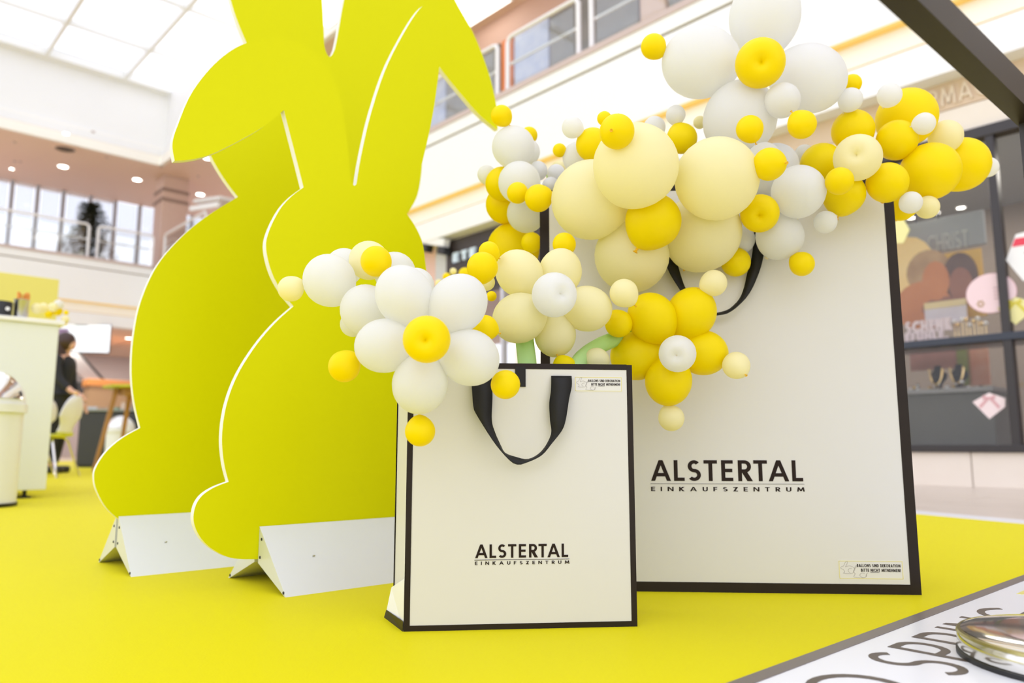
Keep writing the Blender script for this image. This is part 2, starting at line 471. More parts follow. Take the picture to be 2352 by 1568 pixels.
# left glazed facade at the back of the upper floor
YF = 4.25
fx = [L.px(p, 500, YF)[0] for p in (-60, -20, 22, 82, 142, 205, 263, 320, 362, 400, 440, 480)]
M_MULL = mat('blue_grey_mullion', (0.48, 0.52, 0.57), 0.5, noise=0.05)
M_FROST = glass_mat('frosted_blind_glass', (0.92, 0.95, 0.98), 0.02, 0.25, (0.80, 0.86, 0.90))
win = struct(MB().box(fx[0], fx[-1], YF - .05, YF + .12, Z_CAP - .05, Z_CAP + .08), 'window_1', M_MULL, L)
ZT = Z_CEIL - 1.10
for i, x in enumerate(fx):
    MB().box(x - .06, x + .06, YF - .06, YF + .10, Z_CAP, Z_CEIL).build('mullion', M_MULL, win)
    if i + 1 < len(fx):
        MB().box(x + .10, fx[i + 1] - .10, YF, YF + .02, Z_CAP + .08, ZT).build('pane', M_GLASS_ROOF, win)
        MB().box(x + .10, fx[i + 1] - .10, YF, YF + .02, ZT, Z_CEIL).build('blind_pane', M_FROST, win)

# corner column of the upper floor
def column(frame, x, y, w, label, z0, z1, bands):
    t = thing('stone_column', label, 'column', frame, (x, y, z0), kind='structure')
    h = z1 - z0
    MB().box(-w / 2, w / 2, -w / 2, w / 2, 0, h - .001, bev=.02).build('shaft', M_STONE_C, t)
    for b0, b1 in bands:
        MB().box(-w / 2 - .03, w / 2 + .03, -w / 2 - .03, w / 2 + .03, b0 - z0, b1 - z0, bev=.01).build('band', M_BAND, t)
    return t
M_BAND = mat('groove_shade_brown', (0.32, 0.22, 0.18), 0.5, noise=0.1)  # dark brown stands in for the shade inside the column grooves
M_STONE_C = mat('peach_stone', (0.68, 0.50, 0.42), 0.5, 0.4, noise=0.12, scale=4, col2=(0.60, 0.43, 0.35))
xc, zc = L.px(396, 420, 0.9)
column(L, xc, 0.9, 0.72, 'peach stone column at the corner of the upper gallery', Z_CAP - .06, Z_CEIL, ((7.74, 7.83), (7.44, 7.53)))
xq, zq = R.px(760, 90, 1.2)
column(R, xq, 1.2, 0.60, 'peach stone column seen between the ears of the rear rabbit', Z_CAP - .06, Z_CEIL, ((6.9, 6.96),))

# railings of the upper floor
M_RAIL = mat('white_rail_tube', (0.86, 0.85, 0.85), 0.35, 0.5, noise=0.02)
def railing(frame, x0, x1, label, top=6.22, y=0.12):
    t = thing('gallery_railing', label, 'railing', frame, (x0, y, Z_CAP), 'glass railings of the upper gallery')
    w = x1 - x0; h = top - Z_CAP
    MB().tube([(0.03, 0, h - .08), (0.06, 0, h - .02), (0.12, 0, h), (w - .12, 0, h), (w - .06, 0, h - .02), (w - .03, 0, h - .08)], .032, 10).build('handrail', M_RAIL, t, True)
    for xx in (.03, w - .03): MB().tube([(xx, 0, 0), (xx, 0, h - .07)], .035, 10).build('post', M_RAIL, t, True)
    MB().box(.12, w - .12, -.006, .006, .04, h - .09).build('glass_panel', M_GLASS_RAIL, t)
    MB().box(.05, w - .05, .02, .05, h * .55, h * .55 + .03).build('cross_rail', M_RAIL, t)
    return t
xa, xb = L.px(211, 520)[0], L.px(227, 520)[0]
railing(L, xa - 3.2, xa, 'glass railing before the dark fir tree upstairs')
railing(L, xb, CXL - .05, 'short glass railing meeting the corner column upstairs')
railing(L, xa - 6.6, xa - 3.4, 'glass railing at the far left end of the upper gallery')
xs = [R.px(p, 150)[0] for p in (1132, 1149, 1320, 1342, 1560)]
railing(R, xs[1], xs[2], 'glass railing above the white wall beside the rear ear')
railing(R, xs[3], xs[4] + 1.2, 'glass railing at the top edge above the round balloons')
railing(R, xs[0] - 3.1, xs[0], 'glass railing half hidden behind the drooping rabbit ear')
railing(R, CXR + .2, CXR + 3.2, 'glass railing at the corner under the bent front ear')

# shop wall of the upper floor behind the right railing
def flat(frame, name, x0, x1, y0, y1, z0, z1, m, **k): return struct(MB().box(x0, x1, y0, y1, z0, z1), name, m, frame)
ub = struct(MB().box(CXR + 2.6, R1, 1.9, 2.1, Z_CAP - .06, Z_CEIL), 'wall_upper_shops', mat('peach_shop_wall', (0.70, 0.46, 0.36), 0.6, noise=0.08, scale=2), R)
M_DKGLASS = mat('grey_shop_glass', (0.20, 0.21, 0.21), 0.12, 0.6, noise=0.3, scale=3, col2=(0.34, 0.33, 0.31))
M_BLUEGL = mat('blue_lit_shop_glass', (0.36, 0.46, 0.75), 0.3, 0.5, noise=0.5, scale=5, col2=(0.75, 0.80, 0.90))
M_ORANGE = mat('orange_shop_panel', (0.80, 0.25, 0.08), 0.5, noise=0.2, scale=5)
upx = CXR + 2.8
pat = [(1.6, M_DKGLASS), (.35, M_ORANGE), (.9, M_BLUEGL), (1.9, M_DKGLASS), (.5, M_SOFFIT), (.5, M_DKGLASS), (.3, M_ORANGE), (1.0, M_BLUEGL), (.25, M_BLACK), (.7, M_BLUEGL)]
k = 0
while upx < R1 - 3:
    w, m = pat[k % len(pat)]; k += 1
    MB().box(upx, upx + w - .06, 1.84, 1.90, Z_CAP - .05, 7.66).build('shop_pane', m, ub)
    upx += w

# ceiling lights
lamp_me = {}
def downlight(frame, x, y, z, r, label, group):
    t = thing('ceiling_light', label, 'light', frame, (x, y, z - .012), group)
    key = round(r, 3)
    if key not in lamp_me:
        lamp_me[key] = (MB().lathe([(r * .80, .004), (r, .012), (r * 1.08, .011), (r * 1.05, 0), (r * .82, -.004), (r * .80, .004)], 20).mesh('ring', M_WHITE, True),
                        MB().lathe([(.001, .003), (r * .5, .002), (r * .82, .004)], 20).mesh('lens', M_LAMP, True))
    for nm, me in zip(('ring', 'lens'), lamp_me[key]):
        o = bpy.data.objects.new(nm, me); COL.objects.link(o); o.parent = t
    return t
def ceil_at(frame, px, py, z):
    p = CP + ray(px, py) * ((z - CAM_H) / ray(px, py).z) - frame.o
    return p.dot(frame.x), p.dot(frame.y)
for px, py, r, lab in ((152, 306, .085, 'small round ceiling light nearest the skylight edge upstairs'), (145, 382, .15, 'round ceiling light under the dark ceiling vent upstairs'),
                       (27, 387, .07, 'small ceiling light at the far left of the upper ceiling'), (315, 412, .14, 'round ceiling light left of the corner column upstairs'),
                       (477, 363, .12, 'round ceiling light tucked under the bent front ear'), (460, 446, .14, 'round ceiling light right of the corner column upstairs')):
    x, y = ceil_at(L, px, py, Z_CEIL)
    downlight(L, x, y, Z_CEIL, r, lab, 'round lights in the upper ceiling')
x, y = ceil_at(L, 150, 341, Z_CEIL)
t = thing('ceiling_vent', 'dark round vent in the upper ceiling between two lights', 'vent', L, (x, y, Z_CEIL - .02))
MB().lathe([(.30, .02), (.30, -.01), (.25, -.015), (.24, .005)], 24).build('ring', M_SOFFIT, t, True)
MB().lathe([(.001, .012), (.24, .012), (.24, .018), (.001, .018)], 24).build('opening', mat('vent_shadow_metal', (0.12, 0.08, 0.05), 0.6, noise=0.2), t, True)
for px, py, lab in ((34, 370, 'tiny brown sprinkler head near the far left window, first of two close together'), (47, 371, 'tiny brown sprinkler head near the far left window, second of two close together'), (246, 361, 'tiny brown sprinkler head right of the dark ceiling vent'), (455, 404, 'tiny brown sprinkler head right of the corner column'), (34, 326, 'tiny brown sprinkler head left of the dark ceiling vent'), (214, 302, 'tiny brown sprinkler head close to the skylight edge')):
    x, y = ceil_at(L, px, py, Z_CEIL)
    whole(MB().lathe([(.001, -.03), (.025, -.03), (.03, -.01), (.05, -.005), (.05, 0), (.001, 0)], 12), 'ceiling_sprinkler', M_CAP, lab, 'sprinkler', L, (x, y, Z_CEIL), 'sprinkler heads on the upper ceiling', smooth=True)
# large luminous panels in the right hand upper ceiling
for i, (px, py, lab) in enumerate(((1085, 8, 'square luminous ceiling panel above the drooping rear ear'), (745, 10, 'luminous ceiling panel above the gap between the rear ears'))):
    p = CP + ray(px, py) * ((Z_CEIL - CAM_H) / ray(px, py).z) - R.o
    t = thing('ceiling_light_panel', lab, 'light', R, (p.dot(R.x), p.dot(R.y), Z_CEIL - .03))
    MB().box(-.62, .62, -.46, .46, 0, .029, bev=.01).build('frame', M_WHITE, t)
    MB().box(-.58, .58, -.42, .42, -.006, 0).build('diffuser', mat('panel_glow', (1, 1, 1), 0.5, emit=((1.0, 0.97, 0.92), 1.4)), t)

# fir tree on the upper gallery
xt, zt = L.px(207, 520, 2.6)
fir = thing('fir_tree', 'dark green potted fir tree standing behind the upstairs railing', 'tree', L, (xt, 2.6, Z_CAP - .06))
MB().lathe([(.001, 0), (.26, 0), (.33, .5), (.29, .5), (.27, .42), (.001, .42)], 20).build('pot', mat('grey_planter', (0.25, 0.24, 0.24), 0.5, noise=0.1), fir, True)
MB().tube([(0, 0, .4), (.02, 0, 1.2), (0, 0, 2.25)], .05, 8, rads=[.06, .045, .01]).build('trunk', mat('bark', (0.12, 0.07, 0.04), 0.8, noise=0.4), fir, True)
fo = MB(); rr = random.Random(3)
for i in range(4200):
    z = .55 + 1.75 * rr.random() ** 1.1; a = rr.random() * 6.283
    lump = .75 + .35 * math.sin(3 * a + z * 5)
    rad = (.78 * (1 - (z - .5) / 2.1) + .06) * lump * math.sqrt(rr.random())
    if z > 1.45: rad *= 1.25
    c = Vector((math.cos(a) * rad, math.sin(a) * rad, z)); d = Vector((math.cos(a), math.sin(a), rr.uniform(-.5, .3))).normalized()
    sdir = d.cross(Vector((0, 0, 1))).normalized() * .028; l = rr.uniform(.08, .15)
    fo.add([c - sdir, c + d * l, c + sdir, c - d * .02 + Vector((0, 0, .02))], [(0, 1, 2), (0, 2, 3)])
tag(fo.build('foliage', mat('fir_needles', (0.035, 0.055, 0.035), 0.7, noise=0.4, scale=8, col2=(0.09, 0.08, 0.035)), fir), kind='stuff')

# white louvred canopy at the right of the corner column
xl, zl = L.px(500, 455, 0.4)
lv = thing('louvre_canopy', 'white slatted canopy poking out beside the rear rabbit neck', 'canopy', R, (R.px(505, 450, .5)[0], .5, R.px(505, 450, .5)[1]))
for k in range(7):
    MB().box(-.9 + k * .26, -.72 + k * .26, -.35, .5, -.05 - k * .05, .03 - k * .05, bev=.01).build('slat', M_WHITE, lv)
MB().box(-.95, 1.0, -.40, -.33, -.42, -.30, bev=.01, M=Matrix.Rotation(math.radians(10), 4, 'Y')).build('front_bar', M_WHITE, lv)

# ------------------------------------------------------------------ shop fronts on the long wall
XA = RS.px(1030, 600)[0]; XB = RS.px(1300, 600)[0]      # dark sign shop
XJ = RS.px(1700, 600)[0]                                # jewellery shop begins behind the large bag
ZF1 = RS.px(2240, 299)[1]; ZSILL = RS.px(2240, 1038)[1]; ZTR = RS.px(2218, 783)[1]
sw = struct(MB().box(XB, R1, 0, .25, ZF1, Z_SOF + .01), 'wall_shops', M_STONE, RS)
# stone panels over the frame, each its own piece
xx = XB
while xx < R1 - 1.4:
    MB().box(xx + .006, xx + 1.394, -.02, 0, ZF1 + .005, Z_SOF - .26, bev=.002).build('stone_panel', M_STONE_L, sw)
    xx += 1.4
MB().box(XB, R1, -.02, .0, Z_SOF - .25, Z_SOF - .001).build('stone_band', mat('tan_stone_band', (0.72, 0.56, 0.40), 0.5, noise=0.1, scale=3), sw)
let = MB(); x0, z0 = RS.px(2136, 247, -.02); x1, z1 = RS.px(2352, 187, -.02)
lettering(let, 'RMACH', x0, x0 + (x1 - x0) * 0.80, z0 - .03, z0 + .135, -.02, .02, .13, .16)
let.build('raised_lettering', mat('pale_raised_letters', (0.80, 0.68, 0.52), 0.4, noise=0.05), sw)
# pillar and pink shop left of the dark sign
struct(MB().box(XA - .30, XA, -.02, .4, -.02, Z_SOF + .01), 'wall_pillar', mat('grey_pillar', (0.60, 0.60, 0.60), 0.5, noise=0.05), RS)
struct(MB().box(CXR, XB, .0, .2, Z_SOF - .03, Z_SOF + .01), 'trim_2', M_STONE_L, RS)
struct(MB().box(CXR, XA - .30, .12, .3, -.02, Z_SOF - .03), 'wall_pink', mat('pale_pink_wall', (0.85, 0.58, 0.52), 0.5, noise=0.08, scale=1), RS)
# slanted white and black hanging lamp in the pink shop
xh, zh = RS.px(985, 565, -.15)
sp = thing('track_spotlight', 'slanted white bar lamp with black ends before the pink shop', 'lamp', RS, (xh, -.15, zh))
Mx = Matrix.Rotation(math.radians(16), 4, 'Y')
MB().box(-.9, .45, -.06, .06, .02, .14, bev=.01, M=Mx).build('bar', M_WHITE, sp)
for q in (-.05, .42): MB().box(q - .09, q + .09, -.07, .07, -.10, .02, bev=.01, M=Mx).build('end_block', M_BLACK, sp)
MB().box(-.30, -.28, -.01, .01, .1, 3.5 - zh - .02).build('hanger', M_BLACK, sp)
# dark sign shop
sg = struct(MB().box(XA, XB, -.04, .1, RS.px(1150, 660)[1], Z_SOF - .031), 'wall_sign', mat('dark_brown_sign_panel', (0.045, 0.032, 0.028), 0.45, noise=0.2, scale=3), RS)
sx0, sz0 = RS.px(1044, 604, -.04); sx1, sz1 = RS.px(1098, 572, -.04)
tt = thing('illuminated_letters', 'glowing white sign letters on the dark brown shop panel', 'sign', RS, (sx0, -.04, sz0))
q = (sx1 - sx0)
Mglow = mat('letter_glow', (0.62, 0.72, 0.80), 0.4, emit=((0.65, 0.82, 1.0), 0.10))
for i, ch in enumerate('ETE'):
    lettering(MB(), ch, i * q * .36, i * q * .36 + q * .24, 0.0, .145, -.01, .03, .24, .1).build('letter', Mglow, tt)
struct(MB().box(XA, XB, 1.4, 1.5, -.02, Z_SOF - .1), 'wall_shop_back', M_WHITE, RS)
t = thing('shop_glass_front', 'bright glass shop front under the dark sign panel', 'shop window', RS, (XA, 0, -.012))
MB().box(0.05, XB - XA - .05, .0, .02, .1, RS.px(1150, 660)[1] + .01).build('glass_pane', M_GLASS, t)
for q in (0, (XB - XA) / 2, XB - XA - .06): MB().box(q, q + .06, -.03, .05, 0, RS.px(1150, 660)[1] + .01).build('mullion', M_STEEL, t)
MB().box(0, XB - XA, -.03, .05, 0, .1).build('base_rail', M_STEEL, t)

# jewellery shop window
XM = RS.px(2310, 700)[0]; XE = XM + 1.55
js = thing('jewellery_shop_window', 'dark framed jewellery shop window with pink stickers', 'shop window', RS, (XM, 0, -.012))
X = lambda v: v - XM
b = .012
MB().box(X(XJ), X(XE), -.07, .06, ZF1 - .10 + b, ZF1 + b, bev=.008).build('head_rail', M_DKFRAME, js)
MB().box(X(XJ), X(XE), -.07, .06, ZTR - .03 + b, ZTR + .035 + b, bev=.008).build('transom', mat('blue_black_rail', (0.030, 0.038, 0.060), 0.35, noise=0.1), js)
MB().box(X(XJ), X(XE), -.07, .06, ZSILL + b, ZSILL + .06 + b, bev=.008).build('sill_rail', M_DKFRAME, js)
for xx in (XJ, XM, XE - .07, XM - 1.62):
    MB().box(X(xx) - .032, X(xx) + .032, -.06, .05, ZSILL + .05 + b, ZF1 - .09 + b, bev=.006).build('mullion', M_DKFRAME, js)
cols = [XJ, XM - 1.62, XM, XE - .07]
for i in range(3):
    for z0, z1 in ((ZSILL + .06, ZTR - .03), (ZTR + .035, ZF1 - .10)):
        MB().box(X(cols[i]) + .033, X(cols[i + 1]) - .033, -.006, .006, z0 + b, z1 + b).build('glass_pane', M_GLASS, js)
# plinth of stone panels under the window
pl = struct(MB().box(XB, R1, .01, .2, -.02, ZSILL), 'baseboard_right', M_STONE_L, RS)
xx = RS.px(2235, 1080)[0] - 1.5 * 5
while xx < R1 - 1.5:
    MB().box(xx + .004, xx + 1.496, -.03, .01, -.012, ZSILL - .001, bev=.003).build('stone_panel', M_STONE_L if int(round(xx * 2)) % 2 else M_STONE_L, pl)
    xx += 1.5

# shop interior
struct(MB().box(XJ - 1, R1, 2.6, 2.7, -.02, 3.4), 'wall_shop_inner', mat('taupe_shop_wall', (0.33, 0.26, 0.21), 0.5, noise=0.15, scale=2), RS)
struct(MB().box(XJ - 1, R1, .30, 2.7, 3.02, 3.1), 'ceiling', mat('grey_shop_ceiling', (0.42, 0.44, 0.46), 0.5, noise=0.05), RS)
struct(MB().box(XJ - 1, R1, .25, 2.6, -.05, .03), 'floor', mat('shop_floor', (0.35, 0.28, 0.23), 0.3, noise=0.1), RS)
for px, py, lab in ((2095, 521, 'first of three shop downlights, nearest the large bag'), (2151, 510, 'middle of the three downlights in the jewellery shop'), (2209, 500, 'last of three shop downlights, nearest the mullion')):
    x, y = ceil_at(RS, px, py, 3.02)
    y = min(max(y, .5), 2.3)
    x = RS.px(px, py, y)[0]; z = RS.px(px, py, y)[1]
    d = downlight(RS, x, y, 3.02, .055, lab, 'downlights of the jewellery shop')
for i, (xq, yq) in enumerate(((XM - .9, 1.2), (XM + .6, 1.2), ((XA + XB) / 2, .7))):  # last one is unseen, added to brighten the shop under the dark sign
    ld = bpy.data.lights.new('shop_fill_light', 'AREA'); ld.energy = 60 if i == 2 else 14; ld.size = .8; ld.color = (1.0, .92, .82)
    lo = bpy.data.objects.new('shop_fill_light', ld); COL.objects.link(lo); lo.location = RS.w(xq, yq, 2.98)

# ------------------------------------------------------------------ things in and on the jewellery window
def on(frame, y, *pts): return [frame.px(p[0], p[1], y) for p in pts]
# poster with two figures in warm light, flat print
YP = .70
(px0, pz1), (px1, pz0) = RS.px(2076, 596, YP), RS.px(2216, 742, YP)
pz0 = RS.px(2076, 745, YP)[1]; ptop = RS.px(2076, 598, YP)[1]
px0 -= .35; px1 += .18
def print_mat(name, c1, c2, scale): 
    return mat(name, c1, 0.6, 0.3, noise=1.0, scale=scale, col2=c2)
po = thing('window_poster', 'warm golden poster of two people in the jewellery window', 'poster', RS, (px0, YP, pz0))
W, H = px1 - px0, ptop - pz0
MB().box(0, W, 0, .03, 0, H).build('print', print_mat('poster_gold', (0.85, 0.42, 0.08), (0.55, 0.40, 0.12), 3.0), po)
def blob(name, cx, cz, rx, rz, m, y=-.003, n=20, th=.003):
    pts = [(cx + rx * math.cos(6.2832 * k / n), cz + rz * math.sin(6.2832 * k / n)) for k in range(n)]
    MB().prism(pts, 'y', y - th, y).build(name, m, po)
def P(px, py): 
    a = RS.px(px, py, YP); return a[0] - px0, a[1] - pz0
M_SK1 = print_mat('poster_skin', (0.72, 0.30, 0.14), (0.55, 0.20, 0.09), 4); M_SK2 = print_mat('poster_skin_shade', (0.42, 0.20, 0.14), (0.30, 0.13, 0.10), 4)
M_HR1 = print_mat('poster_hair', (0.75, 0.50, 0.28), (0.30, 0.16, 0.09), 5); M_HR2 = print_mat('poster_dark_hair', (0.10, 0.06, 0.06), (0.22, 0.14, 0.11), 5)
M_SUN = print_mat('poster_sun', (1.0, 0.78, 0.42), (0.95, 0.60, 0.20), 3)
c = P(2092, 640); blob('print_glow', c[0], c[1], .26, .42, M_SUN, -.002)
c = P(2133, 625); blob('print_hair', c[0], c[1], .20, .22, M_HR1, -.004)
c = P(2120, 690); blob('print_body', c[0], c[1] - .05, .26, .24, M_SK1, -.005)
c = P(2150, 645); blob('print_face', c[0], c[1], .12, .19, M_SK1, -.007)
c = P(2206, 635); blob('print_dark_hair', c[0], c[1], .15, .23, M_HR2, -.006)
c = P(2208, 655); blob('print_face', c[0], c[1], .10, .17, M_SK2, -.008)
c = P(2170, 705); blob('print_arm', c[0], c[1], .20, .10, M_SK2, -.006)
# gift box photograph panel in front of the poster
YB = .55
q0 = RS.px(2126, 748, YB); q1 = RS.px(2218, 692, YB)
gp = thing('display_card', 'pale display card with a gold band before the poster', 'card', RS, (q0[0], YB, q0[1]))
w, h = q1[0] - q0[0], q1[1] - q0[1] + .03
MB().box(0, w, 0, .02, 0, h * .72).build('card_face', print_mat('card_print', (0.62, 0.52, 0.55), (0.78, 0.72, 0.74), 5), gp)
MB().box(0, w, -.004, .024, h * .72, h).build('gold_band', mat('pale_gold', (0.80, 0.62, 0.32), 0.4, noise=0.05), gp)
# pink letters
lm = mat('pale_pink_letters', (0.85, 0.68, 0.68), 0.5, noise=0.04)
a = RS.px(2082, 768, .35); bq = RS.px(2186, 735, .35)
t = thing('window_letters', 'upper line of pink block letters in the jewellery window', 'letters', RS, (a[0], .35, a[1]))
lettering(MB(), 'SCHENK', 0, bq[0] - a[0], .0, .115, 0, .02, .26, .10).build('lettering', lm, t)
a = RS.px(2081, 787, .35); bq = RS.px(2178, 760, .35)
t = thing('window_letters', 'lower line of pink block letters just above the transom', 'letters', RS, (a[0], .35, a[1]))
lettering(MB(), 'EFÜHLE.', 0, bq[0] - a[0], .0, .085, 0, .02, .26, .10).build('lettering', lm, t)
# shelf carrying them
a = RS.px(2200, 786, .35)
whole(MB().box(-1.6, 1.5, -.12, .55, -.05, -.004, bev=.005), 'display_shelf', mat('brown_shelf', (0.20, 0.14, 0.09), 0.4, noise=0.15), 'brown display shelf behind the dark transom', 'shelf', RS, (a[0], .35, RS.px(2081, 787, .35)[1]))
# grey shop sign inside
a = RS.px(2060, 600, .9); bq = RS.px(2262, 535, .9)
t = thing('shop_sign_board', 'grey hanging board with faint pale lettering inside the shop', 'sign', RS, (a[0] - .1, .9, a[1]))
MB().box(0, bq[0] - a[0] + .1, 0, .05, .03, .36, bev=.005).build('board', mat('grey_board', (0.33, 0.34, 0.34), 0.5, noise=0.06), t)
c0 = RS.px(2133, 582, .9); c1 = RS.px(2224, 545, .9)
lettering(MB(), 'CHRIST', c0[0] - a[0] + .1, c1[0] - a[0] + .1, c0[1] - a[1], c0[1] - a[1] + .17, 0, .01, .11, .13).build('lettering', mat('pale_grey_letters', (0.55, 0.55, 0.52), 0.5, noise=0.05), t)
for q in (.3, bq[0] - a[0] - .3): MB().box(q - .01, q + .01, .02, .04, .36, 3.02 - a[1]).build('hanger', M_DKFRAME, t)
# stickers on the glass
def sticker_disc(px, py, rx, rz, m, name, label, y=-.012):
    x, z = RS.px(px, py, y)
    rx = (RS.px(px + rx, py, y)[0] - RS.px(px - rx, py, y)[0]) / 2; rz = (RS.px(px, py - rz, y)[1] - RS.px(px, py + rz, y)[1]) / 2
    pts = [(rx * math.cos(6.2832 * k / 32), rz * math.sin(6.2832 * k / 32)) for k in range(32)]
    t = thing(name, label, 'sticker', RS, (x, y, z)); MB().prism(pts, 'y', -.003, .003).build('disc', m, t); return t
M_PINK = mat('pale_pink_vinyl', (0.86, 0.66, 0.69), 0.4, noise=0.04)
t = sticker_disc(2276, 673, 58, 45, M_PINK, 'pink_sticker', 'large pale pink oval sticker on the shop glass')
prx = (RS.px(2334, 673)[0] - RS.px(2218, 673)[0]) / 2; prz = (RS.px(2276, 628)[1] - RS.px(2276, 718)[1]) / 2
MB().prism([(-prx * 1.02 * math.cos(6.2832 * k / 32), prz * 1.03 * math.sin(6.2832 * k / 32)) for k in range(32)], 'y', .003, .0045).build('rim', mat('deep_pink_vinyl', (0.70, 0.42, 0.46), 0.4, noise=0.05), t)
mb = MB()
for k in range(4): mb.box(.02, .02 + .07 - .02 * (k % 2), -.006, -.003, .035 - k * .03, .044 - k * .03)
mb.build('small_print', mat('mauve_print', (0.55, 0.38, 0.42), 0.5, noise=0.05), t)
for k in range(6):
    a = k * 1.047; MB().ball((-.08 + .020 * math.cos(a), -.004, -.08 + .022 * math.sin(a)), .010, 8, 6, (1, .3, 1)).build('emblem_petal', mat('bronze_print', (0.52, 0.36, 0.20), 0.4, noise=0.1), t, True)
def gift(px, py, s, m, mr, label):
    x, z = RS.px(px, py, -.012); s = (RS.px(px + s, py)[0] - RS.px(px - s, py)[0]) / 2
    t = thing('gift_sticker', label, 'sticker', RS, (x, -.012, z))
    MB().prism([(-1 * s, .25 * s), (-.05 * s, -.95 * s), (.95 * s, -.15 * s), (1.0 * s, .42 * s), (.05 * s, .85 * s)], 'y', -.003, .003).build('box_shape', m, t)
    MB().prism([(-.62 * s, -.05 * s), (-.50 * s, -.20 * s), (.05 * s, .42 * s), (.55 * s, -.28 * s), (.66 * s, -.12 * s), (.16 * s, .55 * s), (-.05 * s, .55 * s)], 'y', -.006, -.003).build('ribbon', mr, t)
    for sg in (-1, 1): MB().prism([(.05 * s, .45 * s), (sg * .42 * s, .42 * s), (sg * .36 * s, .70 * s)] if sg > 0 else [(.05 * s, .45 * s), (-.30 * s, .72 * s), (-.36 * s, .42 * s)], 'y', -.008, -.006).build('bow_loop', mr, t)
M_PINKB = mat('pale_rose_vinyl', (0.88, 0.74, 0.74), 0.4, noise=0.04); M_PINKR = mat('rose_ribbon_print', (0.72, 0.40, 0.42), 0.4, noise=0.1)
gift(2272, 930, 38, M_PINKB, M_PINKR, 'pink gift box sticker on the lower shop glass')
gift(2332, 712, 42, mat('lemon_vinyl', (0.85, 0.80, 0.36), 0.4, noise=0.04), mat('lemon_ribbon_print', (0.72, 0.62, 0.05), 0.4, noise=0.1), 'yellow gift box sticker behind the mullion')
x, z = RS.px(2068, 532, -.012)
whole(MB().prism([(-.10, -.09), (.02, -.11), (.08, .0), (.03, .12), (-.10, .10)], 'y', -.003, .003), 'yellow_sticker', MATS['lemon_vinyl'], 'pale yellow sticker peeking past the large bag edge', 'sticker', RS, (x, -.012, z))
# white tag with red banner
x, z = RS.px(2345, 592, -.012)
t = thing('price_tag_sticker', 'white many sided sticker with a red banner and a number', 'sticker', RS, (x, -.012, z))
MB().prism([(-.105, .0), (.0, -.19), (.15, -.20), (.26, 0), (.15, .22), (-.02, .20)], 'y', -.003, .003).build('tag', M_WHITE, t)
MB().prism([(-.055, .10), (.21, .10), (.17, .165), (-.028, .165)], 'y', -.006, -.003).build('red_banner', mat('red_print', (0.80, 0.05, 0.09), 0.4, noise=0.05), t)
lettering(MB(), '2', .03, .10, -.05, .06, -.003, .003, .12).build('numeral', M_PRINT, t)
# jewellery table with busts, necklaces and trinkets
YT = .75
a0 = RS.px(2090, 897, YT); a1 = RS.px(2272, 885, YT)
tz = RS.px(2180, 897, YT)[1]
tb = thing('jewellery_table', 'dark display table behind the lower shop glass', 'table', RS, (a0[0] - .3, YT, .03))
tw = a1[0] - a0[0] + .42
MB().box(0, tw, -.35, .45, tz - .07, tz - .03, bev=.005).build('top', mat('grey_table_top', (0.30, 0.28, 0.26), 0.3, noise=0.08), tb)
MB().box(.02, tw - .02, -.30, .42, 0.10, tz - .07).build('cabinet', mat('dark_olive_cabinet', (0.12, 0.11, 0.09), 0.4, noise=0.2, scale=4), tb)
MB().box(.04, tw - .04, -.31, .40, 0.0, .10).build('base', mat('brown_base', (0.28, 0.17, 0.11), 0.4, noise=0.15), tb)
M_GOLD = mat('gold', (0.95, 0.68, 0.32), 0.2, metal=1.0, noise=0.05); M_PEARL = mat('pearl', (0.9, 0.86, 0.82), 0.15, 0.8, noise=0.03)
M_VELV = mat('dark_velvet', (0.05, 0.045, 0.05), 0.8, noise=0.2)
for i, (px, lab) in enumerate(((2155, 'gold necklace bust standing left on the jewellery table'), (2203, 'gold necklace bust standing right on the jewellery table'))):
    x, _ = RS.px(px, 860, YT)
    bu = thing('necklace_bust', lab, 'necklace', RS, (x, YT, tz - .03), 'necklace busts on the jewellery table')
    MB().lathe([(.001, 0), (.06, 0), (.05, .02), (.02, .05), (.035, .10), (.075, .15), (.08, .19), (.04, .225), (.028, .27), (.001, .275)], 16, Matrix.Diagonal((1, .6, 1, 1))).build('bust', M_VELV, bu, True)
    pts = [Vector((math.cos(t) * .055, -.06 - .01 * math.sin(-t), .24 + math.sin(t) * (.15 if math.sin(t) < 0 else .02))) for t in [math.pi + math.pi * k / 14 for k in range(15)]]
    MB().tube(pts, .011, 8).build('necklace', M_GOLD, bu, True)
ORD = ('first', 'second', 'third', 'fourth', 'fifth', 'sixth', 'seventh', 'eighth', 'ninth', 'tenth', 'eleventh', 'twelfth', 'thirteenth', 'fourteenth', 'fifteenth', 'last')
rr = random.Random(11)
for i in range(16):
    px = 2098 + i * 9.6 + rr.uniform(-3, 3); x, _ = RS.px(px, 885, YT); y = YT + rr.uniform(-.28, .1)
    r = rr.uniform(.012, .026)
    mb = MB(); mb.lathe([(.001, 0), (r * 1.3, 0), (r * 1.2, .012), (r * .4, .02), (r * .35, .03 + i % 3 * .02), (.001, .03 + i % 3 * .02)], 10)
    t = thing('jewellery_piece', ORD[i] + ' glittering trinket along the jewellery table, counted from the large bag', 'jewellery', RS, (x, y, tz - .03), 'trinkets on the jewellery table')
    mb.build('stand', M_VELV, t, True)
    MB().ball((0, 0, .03 + i % 3 * .02 + r * .8), r, 10, 6).build('gem', (M_PEARL, M_GOLD, M_CHROME)[i % 3], t, True)
